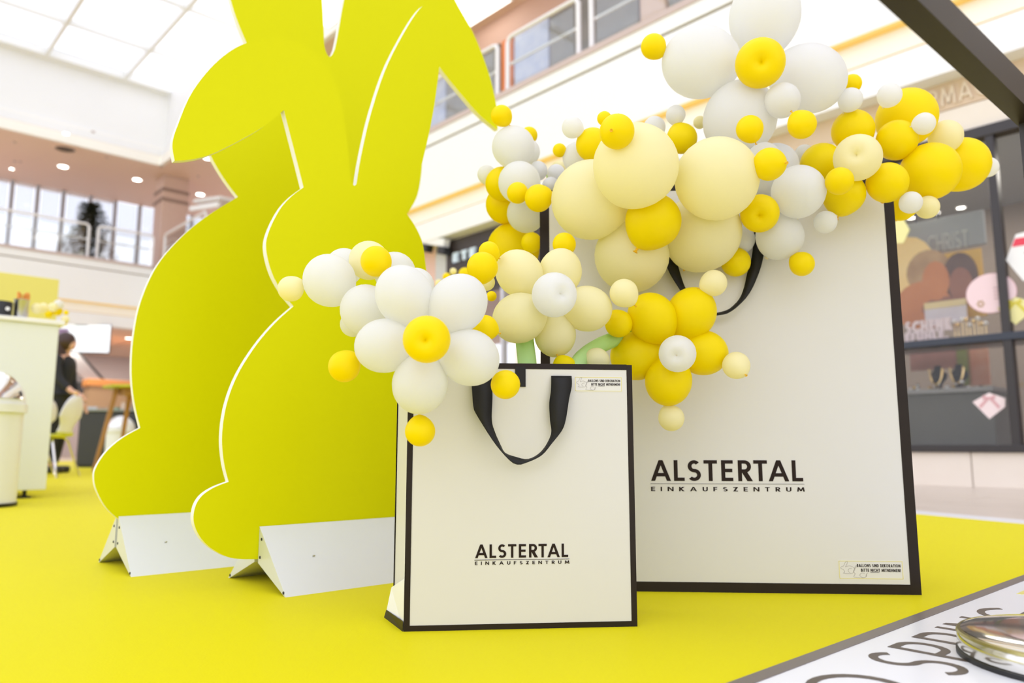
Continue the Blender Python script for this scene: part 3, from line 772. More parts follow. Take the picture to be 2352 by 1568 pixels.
for i in range(9):
    px = 2192 + i * 9 ; py = 742 + 8 * math.sin(i * 1.9); x, z = RS.px(px, py, .40)
    t = thing('jewellery_piece', ORD[i] + ' round gem above the dark transom, counted from the pink letters', 'jewellery', RS, (x, .40, RS.px(2081, 787, .35)[1]), 'gems above the transom')
    zz = z - RS.px(2081, 787, .35)[1]
    MB().tube([(0, 0, 0), (0, 0, max(.03, zz))], .004, 6).build('stand', M_GOLD, t)
    MB().ball((0, 0, max(.03, zz) + .015), .02, 10, 6).build('gem', (M_PEARL, M_GOLD)[i % 2], t, True)
# colourful cards standing behind the table
for px0, px1, py0, py1, m, lab in ((2092, 2196, 852, 800, print_mat('pink_brown_print', (0.55, 0.28, 0.26), (0.30, 0.16, 0.14), 4), 'brown and pink picture card above the jewellery table'),
                                   (2200, 2226, 885, 800, print_mat('green_print', (0.40, 0.42, 0.10), (0.15, 0.20, 0.06), 5), 'green leafy picture card between two other cards'),
                                   (2228, 2268, 885, 795, print_mat('red_print_card', (0.70, 0.20, 0.10), (0.80, 0.55, 0.42), 5), 'red and cream picture card at the table end')):
    a = RS.px(px0, py0, 1.1); bq = RS.px(px1, py1, 1.1)
    c = thing('picture_card', lab, 'card', RS, (a[0], 1.1, tz - .03))
    MB().box(0, bq[0] - a[0], 0, .02, a[1] - tz + .03, bq[1] - tz + .03).build('print', m, c)
    MB().box((bq[0] - a[0]) / 2 - .01, (bq[0] - a[0]) / 2 + .01, .02, .03, 0, bq[1] - tz).build('easel', M_DKFRAME, c)

# ------------------------------------------------------------------ ground floor on the left
# back wall below the left gallery
struct(MB().box(L0, CXL + 14, 7.5, 7.7, -.02, Z_SOF + .02), 'wall_back', mat('pinkish_grey_wall', (0.58, 0.50, 0.49), 0.5, noise=0.06, scale=2), L)
for px, py, lab in ((168, 737, 'ceiling light above the hanging monitor'), (296, 776, 'ceiling light beside the rear rabbit under the gallery')):
    x, y = ceil_at(L, px, py, Z_SOF + .02)
    y = max(.5, min(7.0, y))
    downlight(L, L.px(px, py, y)[0], y, Z_SOF + .02, .12, lab, 'lights under the left gallery')
for px, y in ((200, 2.5), (290, 4.5)):
    ld = bpy.data.lights.new('gallery_lamp', 'AREA'); ld.energy = 75; ld.size = 1.6; ld.color = (1.0, .93, .86)
    lo = bpy.data.objects.new('gallery_lamp', ld); COL.objects.link(lo); lo.location = L.w(L.px(px, 780, y)[0], y, Z_SOF - .02)
# sales counter
CTF = Frame((0, 0), A_L)
cb = ground(104, 1143)
ct = thing('sales_counter', 'tall plain white sales counter beside the waste bin', 'counter', Frame((cb.x, cb.y), A_L))
ctop = at(140, 737, cb.y).z - .0
MB().box(-2.4, 0, 0, .75, .05, ctop - .03, bev=.006).build('body', mat('greenish_white_laminate', (0.80, 0.83, 0.80), 0.4, noise=0.01), ct)
MB().box(-2.42, .03, -.02, .77, ctop - .03, ctop, bev=.006).build('top', M_WHITE, ct)
for q in ((-.10, .08), (-.10, .66), (-2.3, .08), (-2.3, .66)):
    MB().lathe([(.001, 0), (.04, 0), (.038, .008), (.012, .014), (.012, .05), (.001, .05)], 12, Matrix.Translation((q[0], q[1], 0))).build('foot', M_BLACK, ct, True)
CF = Frame((cb.x, cb.y), A_L)
# cup with orange straws
def counter_x(px, y): return CF.px(px, 720, y)[0]
cx = counter_x(47, .15)
cu = thing('steel_cup', 'steel cup of orange sticks on the white counter', 'cup', CF, (cx, .15, ctop))
MB().lathe([(.001, 0), (.040, 0), (.043, .01), (.044, .13), (.047, .134), (.042, .134), (.040, .012), (.001, .01)], 20).build('cup', M_STEEL, cu, True)
rr = random.Random(5)
for k in range(11):
    a = rr.random() * 6.28; r = rr.uniform(.01, .034)
    MB().tube([(r * .7 * math.cos(a), r * .7 * math.sin(a), .012), (r * math.cos(a) * 1.2, r * math.sin(a) * 1.2, .165 + rr.random() * .02)], .009, 6).build('stick', mat('orange_stick', (0.80, 0.32, 0.05), 0.5, noise=0.1), cu)
cx = counter_x(4, .12)
bk = thing('black_box', 'small black holder with a white dot on the counter', 'box', CF, (cx, .12, ctop))
MB().lathe([(.001, 0), (.054, 0), (.056, .10), (.052, .105), (.048, .095), (.001, .09)], 20).build('holder', M_BLACK, bk, True)
MB().disc((0.02, -.0575, .055), .012, 14, 'y', .004).build('white_dot', M_WHITE, bk)
# little balloons on the counter end
bl_px = [(85, 708, 13, 'C', 'cream balloon at the counter end, next to the steel cup'), (100, 706, 12, 'C', 'second cream balloon on the counter end'), (112, 722, 9, 'Y', 'low yellow balloon on the counter end'),
         (122, 705, 11, 'C', 'cream balloon in the middle of the counter end bunch'), (135, 698, 11, 'W', 'topmost pale balloon of the counter end bunch'), (132, 714, 12, 'Y', 'yellow balloon in the middle of the counter end bunch'),
         (152, 718, 6, 'Y', 'small yellow balloon at the tip of the counter end bunch'), (150, 733, 9, 'C', 'cream balloon hanging below the counter end bunch'), (148, 743, 6, 'Y', 'lowest small yellow balloon hanging off the counter end')]
# yellow display wall behind the counter
a = ground(40, 1100)
yf = Frame((a.x, a.y), A_L)
t = thing('yellow_partition', 'pale yellow partition board behind the white counter', 'board', Frame((at(115, 900, 6.2).x, 6.2), A_L))
MB().box(-3.2, 0, 0, .05, .03, at(115, 642, 6.2).z, bev=.004).build('board', mat('pale_yellow_board', (0.80, 0.72, 0.16), 0.5, noise=0.04, scale=2), t)
for q in (-.3, -2.8): MB().box(q - .2, q + .2, -.15, .2, -.0, .03, bev=.004).build('foot', M_STEEL, t)

# waste bins
def bin_(name, c, rad, h, label, flap_ang):
    t = thing(name, label, 'bin', WORLD, (c.x, c.y, 0), 'white domed waste bins')
    m = mat('cream_white_enamel', (0.83, 0.85, 0.87), 0.3, 0.5, noise=0.01)
    hb = h * .70
    MB().lathe([(.001, 0), (rad * .94, 0), (rad * .96, .02), (.001, .025)], 32).build('base_ring', M_BLACK, t, True)
    MB().lathe([(rad * .92, .02), (rad * .92, hb - .02), (rad * .92, hb)], 32).build('body', m, t, True)
    MB().lathe([(rad * .93, hb - .015), (rad, hb - .015), (rad, hb + .03), (rad * .93, hb + .03), (rad * .93, hb - .015)], 32).build('rim', m, t, True)
    prof = [(rad * .95 * math.cos(u), hb + .03 + (h - hb - .03) * math.sin(u)) for u in [math.pi / 2 * k / 12 for k in range(12)]] + [(.001, h)]
    MB().lathe(prof, 32).build('dome', m, t, True)
    pr = [(r * 1.02 + .001, z + .004) for r, z in prof[1:9]]
    MB().lathe(pr, 14, None, flap_ang - .62, flap_ang + .62).build('push_flap', M_CHROME, t, True)
    return t
g = ground(45, 1163)
rb = .20
bc = Vector((g.x - .225, g.y - .02, 0))
bin_('waste_bin', bc, rb, .74, 'white waste bin with chrome flap before the counter', math.radians(-28))
g2 = at(276, 1000, 11.6)
bin_('waste_bin', Vector((g2.x, 11.6, 0)), .21, .78, 'far white waste bin beyond the wooden bar table', math.radians(-100))

# hanging monitor
YM = 20.0
(mx0, mz0), (mx1, mz1) = (at(135, 808, YM).x, at(135, 806, YM).z), (at(252, 812, YM).x, at(252, 748, YM).z)
mf = Frame((at(253, 780, YM).x, YM), math.radians(12))
mw = (at(253, 780, YM) - at(133, 780, YM)).length * 1.02
mh = at(200, 745, YM).z - at(200, 811, YM).z
zb = at(253, 812, YM).z
t = thing('hanging_monitor', 'bright white monitor hanging behind the woman in black', 'monitor', mf, (0, 0, zb))
MB().box(-mw, 0, 0, .06, 0, mh, bev=.008).build('casing', M_BLACK, t)
MB().box(-mw + .012, -.012, -.004, 0, .03, mh - .012).build('screen', mat('screen_glow', (0.9, 0.95, 1.0), 0.3, emit=((0.84, 0.92, 1.0), 0.42)), t)
MB().box(-mw + .06, -mw + .40, -.008, -.004, .28, mh - .14).build('screen_picture', print_mat('purple_screen_print', (0.30, 0.16, 0.42), (0.55, 0.45, 0.75), 9), t)
MB().box(-mw * .62, -mw * .40, -.012, .05, mh - .045, mh + .02, bev=.005).build('bracket', M_BLACK, t)
MB().tube([(-mw * .5, .03, mh), (-mw * .5, .03, Z_SOF + .02 - zb)], .025, 10).build('ceiling_pole', M_STEEL, t)

# yellow sign strip, orange counter and escalator at the back
a = L.px(262, 786, 5.2)
t = thing('yellow_sign_strip', 'yellow illuminated sign strip under the gallery ceiling', 'sign', L, (a[0], 5.2, a[1] - .12))
for k in range(4): MB().box(-.55 + k * .62, .02 + k * .62, 0, .06, 0, .26, bev=.008).build('sign_panel', mat('amber_sign', (0.72, 0.48, 0.04), 0.4, noise=0.2, scale=6), t)
MB().box(-.6, 2.0, .0, .04, .26, Z_SOF + .02 - a[1] + .12).build('hanger', M_SOFFIT, t)
es = thing('escalator', 'dark escalator with steel balustrades behind the woman', 'escalator', L, (L.px(325, 930, 3.4)[0], 3.4, -.012))
rise = 2.6; run = -2.4
ang = []
def escal(y0, y1, m, name, dz, th):
    MB().prism([(0.25, dz), (0.25, dz + th), (run, rise + dz + th + .25), (run, rise + dz + .25)], 'y', y0, y1).build(name, m, es)
escal(0, .12, M_STEEL, 'balustrade', .25, .55); escal(1.1, 1.22, M_STEEL, 'balustrade', .25, .55)
escal(-.02, .14, M_BLACK, 'handrail', .82, .08); escal(1.08, 1.24, mat('blue_grey_handrail', (0.12, 0.14, 0.20), 0.4, noise=0.1), 'handrail', .82, .08)
M_STEP = mat('dark_step', (0.05, 0.05, 0.055), 0.5, noise=0.2)
for k in range(12):
    x = .2 - k * .208; z = k * .225
    MB().box(x - .208, x, .13, 1.09, max(0, z - .2), z + .22).build('step', M_STEP, es)
a = L.px(270, 880, 2.6)
t = thing('orange_counter', 'orange topped service counter far behind the bar table', 'counter', L, (a[0], 2.6, -.012))
MB().box(-.75, 2.6, 0, .6, .05, a[1] - .10, bev=.01).build('body', mat('tan_counter', (0.55, 0.36, 0.20), 0.5, noise=0.1), t)
MB().box(-.8, 2.65, -.05, .65, a[1] - .10, a[1] + .10, bev=.01).build('top', mat('orange_laminate', (0.80, 0.34, 0.10), 0.45, noise=0.08), t)
MB().box(-.7, 2.55, .05, .55, 0, .05).build('base', M_BLACK, t)

# dark desk with brochures
YD = 11.9
d0 = at(173, 1065, YD); d1 = at(330, 1065, YD)
dk = thing('dark_desk', 'charcoal information desk with brochures behind the bar table', 'desk', WORLD, (d0.x, YD, 0))
dh = at(200, 940, YD).z
MB().box(0, 1.0, 0, .8, .02, dh - .03, bev=.02).build('front_body', mat('charcoal_laminate', (0.035, 0.036, 0.036), 0.5, noise=0.1), dk)
MB().box(-.02, 1.95, -.03, .85, dh - .03, dh, bev=.008).build('top', mat('grey_green_top', (0.30, 0.32, 0.28), 0.5, noise=0.1), dk)
MB().box(1.75, 1.9, .1, .75, 0, dh - .03).build('end_panel', MATS['charcoal_laminate'], dk)
MB().box(.03, .97, .02, .78, 0, .02).build('base', M_BLACK, dk)
rr = random.Random(8)
bc_ = [(.75, .78, .80), (.62, .42, .28), (.25, .42, .30), (.80, .62, .50), (.55, .60, .66), (.70, .30, .20), (.85, .82, .75), (.35, .50, .38), (.75, .66, .52)]
for k in range(9):
    x = .10 + k * .20; lab = ('first', 'second', 'third', 'fourth', 'fifth', 'sixth', 'seventh', 'eighth', 'ninth')[k]
    mb = MB(); hh = rr.uniform(.03, .11)
    mb.box(-.085, .085, -.13, .13, 0, hh, bev=.004)
    t = whole(mb, 'brochure_stack', mat('brochure_%d' % k, bc_[k], 0.5, noise=0.5, scale=25), lab + ' brochure stack along the desk, counted from the woman', 'brochures', WORLD, (d0.x + x, YD + .2, dh), 'brochure stacks on the dark desk', rot=rr.uniform(-.3, .3))

# bar table
gt = ground(214, 1083)
tt_ = at(222, 886, gt.y)
th_ = at(240, 884, gt.y).z
bt = thing('bar_table', 'lime topped bar table with slanted oak legs', 'table', WORLD, (gt.x + .38, gt.y + .30, 0))
MB().lathe([(.001, th_ - .03), (.44, th_ - .03), (.45, th_ - .02), (.44, th_), (.001, th_)], 8, Matrix.Rotation(.39, 4, 'Z')).build('table_top', mat('lime_top', (0.55, 0.58, 0.02), 0.4, noise=0.03), bt)
MB().lathe([(.001, th_ - .12), (.25, th_ - .12), (.25, th_ - .03), (.001, th_ - .03)], 24).build('apron', M_WOOD, bt, True)
for sx, sy in ((-1, -1), (1, -1), (-1, 1), (1, 1)):
    MB().tube([(sx * .38, sy * .30, 0), (sx * .22, sy * .18, th_ - .04)], .03, 8, rads=[.022, .035]).build('leg', M_WOOD, bt, True)

# shell chairs
gch = ground(160, 1096)
def shell_chair(x, y, rot, label):
    t = thing('shell_chair', label, 'chair', WORLD, (x, y, 0), 'white shell chairs by the counter', rot=rot)
    # local: seat faces +x, backrest at -x
    def shell(u, v):   # u across -1..1, v 0 seat front .. 1 back top
        if v < .48:
            q = v / .48; w = .20 + .02 * math.sin(q * 3.14); X = .22 - q * .40; Z = .45 - .02 * q
        else:
            q = (v - .48) / .52
            w = .20 * (1 - .45 * math.sin(min(1, q * 2.2) * math.pi / 2 * 2) * (q < .45)) if q < .45 else .20 * math.sqrt(max(.02, 1 - ((q - .5) / .52) ** 2)) * 1.02
            if q < .45: w = .19 - .06 * math.sin(q / .45 * math.pi)
            X = -.18 - .04 * math.sin(q * 1.6) - .08 * q; Z = .43 + .42 * q - .02 * (1 - q)
            if q < .1: Z = .43 + .3 * q
        return Vector((X + .03 * u * u * (v > .5), u * w, Z + .015 * u * u))
    nu, nv = 10, 22
    for nm, v0, v1, m in (('seat', 0, 12, mat('lime_seat', (0.62, 0.66, 0.12), 0.4, noise=0.03)), ('backrest', 12, nv, mat('cool_white_shell', (0.80, 0.81, 0.92), 0.35, noise=0.01))):
        mb = MB(); vs = []; fs = []
        rows = range(v0, v1 + 1)
        for off in (0, .012):
            for j in rows:
                for i in range(nu + 1):
                    p = shell(-1 + 2 * i / nu, j / nv); vs.append(p + Vector((-off if j > 11 else 0, 0, -off if j <= 11 else 0)))
        n = len(list(rows)) * (nu + 1)
        for j in range(v1 - v0):
            for i in range(nu):
                a = j * (nu + 1) + i
                fs.append([a, a + 1, a + nu + 2, a + nu + 1]); fs.append([n + a, n + a + nu + 1, n + a + nu + 2, n + a + 1])
        for j in range(v1 - v0):
            for i in (0, nu):
                a = j * (nu + 1) + i; fs.append([a, a + nu + 1, n + a + nu + 1, n + a])
        for j in (0, v1 - v0):
            for i in range(nu):
                a = j * (nu + 1) + i; fs.append([a, a + 1, n + a + 1, n + a])
        mb.add(vs, fs); mb.build(nm, m, t, True)
    for sx in (-1, 1):
        for sy in (-1, 1):
            MB().tube([(sx * .23 - .02, sy * .22, 0), (sx * .14, sy * .15, .38), (sx * .11, sy * .11, .42), (0, sy * .03, .425)], .011, 8).build('leg', M_CHROME, t, True)
    return t
shell_chair(gch.x - .34, gch.y + .12, math.radians(182), 'white shell chair with chrome legs beside the woman')
shell_chair(gch.x - 1.0, gch.y + .75, math.radians(170), 'second shell chair almost hidden behind the counter end')

# ------------------------------------------------------------------ woman in black
gw = ground(141, 1086)
wm = thing('person', 'woman with long dark hair in black clothes by the desk', 'person', WORLD, (gw.x - .12, gw.y, 0))
M_SKIN = mat('skin', (0.72, 0.42, 0.30), 0.5, noise=0.05); M_HAIR = mat('dark_brown_hair', (0.055, 0.025, 0.018), 0.45, noise=0.3, scale=40)
M_COAT = mat('black_wool', (0.014, 0.014, 0.017), 0.75, noise=0.2, scale=30); M_JEANS = mat('black_trousers', (0.010, 0.010, 0.011), 0.7, noise=0.2)
def skin(name, verts, edges, m, parent, sub=2):
    me = bpy.data.meshes.new(name); me.from_pydata([v[:3] for v in verts], edges, []); me.materials.append(m)
    o = bpy.data.objects.new(name, me); COL.objects.link(o); o.parent = parent
    md = o.modifiers.new('skin', 'SKIN'); md.use_smooth_shade = True
    for i, v in enumerate(verts):
        r = v[3]; sv = me.skin_vertices[0].data[i]
        sv.radius = r if isinstance(r, tuple) else (r, r)
        sv.use_root = (i == 0)
    s2 = o.modifiers.new('sub', 'SUBSURF'); s2.levels = sub; s2.render_levels = sub
    return o
# body: one continuous figure, turned a little to +x (towards the desk), right arm reaching forward
V = [(0, .02, .92, (.10, .08)), (.0, .02, 1.10, (.09, .07)), (.01, .02, 1.28, (.11, .08)), (.02, .02, 1.40, (.09, .07)), (.035, .02, 1.47, .045), (.06, .01, 1.53, .055), (.075, .0, 1.60, (.075, .085)), (.07, .0, 1.655, .06),
     (.03, -.15, 1.37, .052), (.10, -.19, 1.14, .042), (.28, -.20, .98, .034), (.36, -.20, .95, .026),
     (.02, .19, 1.37, .052), (.03, .23, 1.12, .042), (.14, .22, .92, .034), (.19, .21, .86, .026),
     (.0, -.07, .80, .07), (.03, -.09, .48, .052), (-.02, -.09, .10, .042), (.0, -.09, .05, .04), (.13, -.09, .035, .032),
     (.0, .11, .80, .07), (.0, .12, .48, .052), (-.06, .12, .10, .042), (-.05, .12, .05, .04), (.08, .12, .035, .032)]
Eg = [(0, 1), (1, 2), (2, 3), (3, 4), (4, 5), (5, 6), (6, 7), (3, 8), (8, 9), (9, 10), (10, 11), (3, 12), (12, 13), (13, 14), (14, 15), (0, 16), (16, 17), (17, 18), (18, 19), (19, 20), (0, 21), (21, 22), (22, 23), (23, 24), (24, 25)]
skin('body', V, Eg, M_SKIN, wm)
# clothes
J = [(0, .02, .80, (.17, .14)), (0, .02, .95, (.16, .13)), (.0, .02, 1.10, (.135, .11)), (.01, .02, 1.28, (.17, .12)), (.02, .02, 1.41, (.12, .09)),
     (.03, -.15, 1.37, .066), (.10, -.19, 1.14, .056), (.25, -.20, 1.0, .046), (.02, .19, 1.37, .066), (.03, .23, 1.12, .056), (.11, .225, .95, .046), (.0, .02, .66, (.18, .15))]
skin('coat', J, [(0, 1), (1, 2), (2, 3), (3, 4), (4, 5), (5, 6), (6, 7), (4, 8), (8, 9), (9, 10), (0, 11)], M_COAT, wm)
T = [(0, .015, .90, (.13, .11)), (.0, -.09, .80, .10), (.03, -.09, .48, .075), (-.02, -.09, .10, .06), (.0, .12, .80, .10), (.0, .12, .48, .075), (-.06, .12, .10, .06)]
skin('trousers', T, [(0, 1), (1, 2), (2, 3), (0, 4), (4, 5), (5, 6)], M_JEANS, wm)
for y, dx in ((-.09, 0), (.12, -.05)):
    MB().box(dx - .06, dx + .19, y - .05, y + .05, 0, .085, bev=.03).build('shoe', M_BLACK, wm, True)
# hair: long shell over head and back
hv = MB()
hv.ball((.045, 0, 1.615), .115, 16, 10, (1.0, .95, 1.05))
hv.lathe([(.001, 1.66), (.10, 1.62), (.115, 1.55), (.115, 1.45), (.11, 1.34), (.09, 1.24), (.04, 1.19), (.001, 1.19)], 16, Matrix.Translation((-.03, 0, 0)) @ Matrix.Diagonal((.95, 1.1, 1, 1)))
hv.build('hair', M_HAIR, wm, True)
# face features
fx_ = .155
MB().ball((.115, 0, 1.585), .06, 12, 8, (.85, .95, 1.35)).build('face', M_SKIN, wm, True)
MB().lathe([(.001, 0), (.014, .005), (.010, .03), (.004, .05), (.001, .052)], 8, Matrix.Translation((.168, 0, 1.565))).build('nose', M_SKIN, wm, True)
for sy in (-1, 1): MB().ball((.157, sy * .028, 1.61), .010, 8, 6).build('eye', M_BLACK, wm, True)
MB().ball((.158, 0, 1.535), .018, 8, 6, (.5, 1.2, .4)).build('lips', mat('lips', (0.55, 0.16, 0.14), 0.4, noise=0.05), wm, True)
# hands with fingers
for hx, hy, hz, d in ((.37, -.20, .945, Vector((.85, 0, -.5))), (.20, .21, .845, Vector((.55, 0, -.85)))):
    d.normalize(); side = Vector((0, 1, 0)); hb = MB(); c = Vector((hx, hy, hz))
    hb.ball(tuple(c + d * .03), .045, 10, 8, (1, .75, .6))
    for k in range(4):
        a = c + d * .055 + side * (-.024 + .016 * k); l = (.055, .065, .062, .048)[k]
        hb.tube([a, a + d * l * .55, a + d * l * .85 + Vector((0, 0, -.015 - .008))], .009, 6)
    th0 = c + d * .01 + side * -.03; hb.tube([th0, th0 + d * .03 + side * -.015, th0 + d * .055 + side * -.012], .010, 6)
    hb.build('hand', M_SKIN, wm, True)
MB().lathe([(.028, -.008), (.036, -.008), (.036, .008), (.028, .008)], 14, Matrix.Translation((.35, -.20, .955)) @ Matrix.Rotation(1.0, 4, 'Y')).build('bracelet', M_GOLD, wm, True)

# ------------------------------------------------------------------ the two lime rabbits
A_RAB = math.radians(41)
def rabbit_frame(f0, b0):
    a, b = ground(*f0), ground(*b0); m = (a + b) / 2
    return Frame((m.x, m.y), A_RAB), (b - a).dot(Frame((0, 0), A_RAB).y) / 2
RF, hwF = rabbit_frame((668, 1370), (510, 1328))
RB, hwB = rabbit_frame((308, 1324), (232, 1290))
TH = 0.019
def rabbit(frame, pts, corners, base_px, length, hw, label, name='rabbit_cutout'):
    pl = [frame.px(x, y, -TH / 2) for x, y in pts]
    crv = smooth_curve([Vector((x, z, 0)) for x, z in pl], True, 7, corners)
    out = [(p.x, p.y) for p in crv]
    area = sum(out[i][0] * out[(i + 1) % len(out)][1] - out[(i + 1) % len(out)][0] * out[i][1] for i in range(len(out)))
    if area < 0: out = out[::-1]
    t = thing(name, label, 'rabbit', frame, (0, 0, 0))
    n = len(out)
    # edge board: white core; lime laminate on both faces
    mb = MB()
    mb.add([(x, -TH / 2, z) for x, z in out] + [(x, TH / 2, z) for x, z in out], [[i, (i + 1) % n, n + (i + 1) % n, n + i] for i in range(n)])
    mb.build('board_edge', M_WHITE_EDGE, t)
    for y, nm in ((-TH / 2, 'front_face'), (TH / 2, 'back_face')):
        mb = MB(); mb.add([(x, y, z) for x, z in out], [list(range(n))])
        o = mb.build(nm, M_LIME, t)
        bm = bmesh.new(); bm.from_mesh(o.data); bmesh.ops.triangulate(bm, faces=bm.faces[:], ngon_method='EAR_CLIP'); bm.to_mesh(o.data); bm.free()
    # folded aluminium feet, one wedge each side
    x0, zr = frame.px(*base_px)
    st = thing('metal_foot', label_foot[label], 'stand', frame, (x0, 0, 0))
    zi = zr * .40; e = .004
    for sgn, nm in ((-1, 'front_wedge'), (1, 'rear_wedge')):
        a = sgn * (TH / 2 + .001)
        prof = [(a, zr), (sgn * hw, 0.0), (sgn * (hw - .006), 0.0), (a, zi)]
        if sgn > 0: prof = prof[::-1]
        w = MB().prism(prof, 'x', 0, length).build(nm, M_ALU, st)
        for q in (0.002,):
            mb = MB()
            for (yy, zz) in ((sgn * hw * .16, zr * .80), (sgn * hw * .13, zi * 1.25), (sgn * hw * .93, zr * .055)):
                mb.ball((-.0005, yy, zz), .0035, 8, 6, (.5, 1, 1))
            mb.build('screw', M_BLACK, w)
        for q in (.10, length * .5):
            MB().ball((q, sgn * (TH / 2 + (hw - TH / 2) * .5 + .001), zr * .5 + .002), .004, 8, 6, (1, .5, .5)).build('screw', M_STEEL, w)
    return t
label_foot = {}
LAB_F = 'front lime green rabbit cutout with its ear bent over leftwards'
LAB_B = 'rear lime green rabbit cutout with one drooping ear'
label_foot[LAB_F] = 'folded aluminium foot carrying the front rabbit'
label_foot[LAB_B] = 'folded aluminium foot carrying the rear rabbit'
ptsF = [(545, 1283), (500, 1268), (465, 1240), (446, 1203), (447, 1168), (462, 1140), (490, 1120), (525, 1106),
        (514, 1060), (510, 1000), (520, 930), (545, 862), (585, 797), (630, 743), (674, 703),
        (648, 670), (624, 625), (611, 570), (618, 530), (642, 482), (668, 452), (697, 430),
        (680, 362), (652, 253),
        (600, 294), (540, 328), (485, 354), (440, 366), (401, 369),
        (396, 330), (408, 288), (440, 214), (490, 150), (545, 108), (600, 91), (650, 88), (700, 104), (740, 135), (770, 190), (788, 260), (800, 350), (805, 405), (811, 424), (818, 423),
        (822, 400), (832, 345), (852, 260), (885, 160), (925, 80), (960, 25), (985, 6), (1002, 20), (1010, 60), (1012, 110), (1005, 190), (990, 285), (965, 394),
        (954, 432), (942, 465), (933, 489),
        (955, 522), (971, 560), (978, 610), (985, 660), (1010, 730), (1032, 800), (1042, 900), (1050, 1000), (1072, 1110), (1095, 1190), (1070, 1232), (950, 1254), (800, 1268), (640, 1281)]
cornF = (7, 14, 21, 23, 28, 56, 59)
rabbit(RF, ptsF, cornF, (592, 1208), .82, hwF, LAB_F)
ptsB = [(330, 1215), (290, 1203), (248, 1170), (223, 1128), (216, 1095), (222, 1070), (245, 1036), (280, 1006), (322, 982),
        (308, 920), (302, 850), (307, 770), (324, 690), (362, 608), (420, 541), (480, 493), (546, 452),
        (516, 412), (484, 357), (476, 318), (505, 265), (560, 220), (600, 180),
        (566, 98), (546, 50), (530, 0), (510, -90), (506, -190), (540, -280), (610, -310), (675, -250), (720, -140), (738, -20), (743, 60), (746, 108), (757, 130), (770, 108),
        (790, 0), (815, -110), (860, -210), (920, -235), (985, -120), (1045, 0), (1090, 82), (1124, 172), (1141, 248), (1143, 299),
        (1100, 263), (1052, 208), (1010, 155), (975, 100),
        (972, 230), (970, 340), (968, 395), (958, 450), (935, 492),
        (950, 560), (955, 700), (955, 850), (945, 1000), (930, 1110), (900, 1165), (700, 1195), (480, 1208)]
cornB = (8, 16, 22, 46, 50, 55)
rabbit(RB, ptsB, cornB, (270, 1185), .95, hwB, LAB_B)

# ------------------------------------------------------------------ shopping bags
def bag(name, label, bl, br, top_px, depth, flare, tape, extra):
    a, b = ground(*bl), ground(*br)
    ang = math.atan2(b.y - a.y, b.x - a.x)
    fr = Frame((a.x, a.y), ang); W = (b - a).length
    H = fr.px(*top_px)[1]
    t = thing(name, label, 'shopping bag', fr, (0, 0, 0))
    e = .004
    MB().box(0, W, 0, e, 0, H).build('front_panel', M_BAG, t)
    MB().prism([(-flare, depth - e), (W + flare, depth - e), (W + flare, depth), (-flare, depth)], 'z', 0, H * .995).build('back_panel', M_BAGIN, t)
    for s in (0, 1):
        x = 0 if s == 0 else W; d = -1 if s == 0 else 1
        q = [(x, e), (x + d * flare, depth - e), (x + d * (flare - e), depth - e), (x - d * e, e)]
        MB().prism(q if s else q[::-1], 'z', 0, H * .997).build('side_panel', M_BAG, t)
        q = [(x + d * flare, depth - .012), (x + d * flare, depth), (x + d * (flare + .001), depth), (x + d * (flare + .001), depth - .012)]
        MB().prism(q, 'z', 0, H * .996).build('side_tape', M_TAPE, t)
    MB().prism([(.002, e), (W - .002, e), (W + flare - .002, depth - e), (-flare + .002, depth - e)], 'z', .002, .006).build('bottom_panel', M_BAGIN, t)
    p = .0008
    for nm, x0, x1, z0, z1 in (('left_tape', -p, tape, 0, H), ('right_tape', W - tape, W + p, 0, H)):
        MB().box(x0, x1, -p, .0002, z0, z1).build('border_tape', M_TAPE, t)
    MB().box(tape, W - tape, -p * .8, .0002, 0, tape).build('border_tape', M_TAPE, t)
    MB().box(tape, W - tape, -p * .8, e + p, H - tape, H + p).build('border_tape', M_TAPE, t)
    return t, fr, W, H
def ribbon(t, fr, outer, inner, bulge, name='ribbon_handle'):
    """strip between two traced edges of a hanging ribbon; bulges away from the panel"""
    o = smooth_curve([Vector((*fr.px(*p), 0)) for p in outer], False, 6); i = smooth_curve([Vector((*fr.px(*p), 0)) for p in inner], False, 6)
    def resample(c, n):
        L_ = [0]
        for k in range(1, len(c)): L_.append(L_[-1] + (c[k] - c[k - 1]).length)
        out = []; j = 0
        for k in range(n):
            s = L_[-1] * k / (n - 1)
            while j < len(c) - 2 and L_[j + 1] < s: j += 1
            d = L_[j + 1] - L_[j]; f = (s - L_[j]) / d if d > 0 else 0
            out.append(c[j].lerp(c[j + 1], min(1, max(0, f))))
        return out
    n = 60; o = resample(o, n); i = resample(i, n); mb = MB(); vs = []; fs = []
    for k in range(n):
        q = math.sin(math.pi * k / (n - 1)) ** .7
        tw = math.sin(2 * math.pi * k / (n - 1)) * .004
        vs += [(o[k].x, -.002 - bulge * q, o[k].y), (i[k].x, -.002 - bulge * q * .62 + tw * 0, i[k].y)]
    for k in range(n - 1): fs.append([2 * k, 2 * k + 1, 2 * k + 3, 2 * k + 2])
    mb.add(vs, fs); ob = mb.build(name, M_RIBBON, t, True)
    so = ob.modifiers.new('thick', 'SOLIDIFY'); so.thickness = .0016; so.offset = 0
    return ob
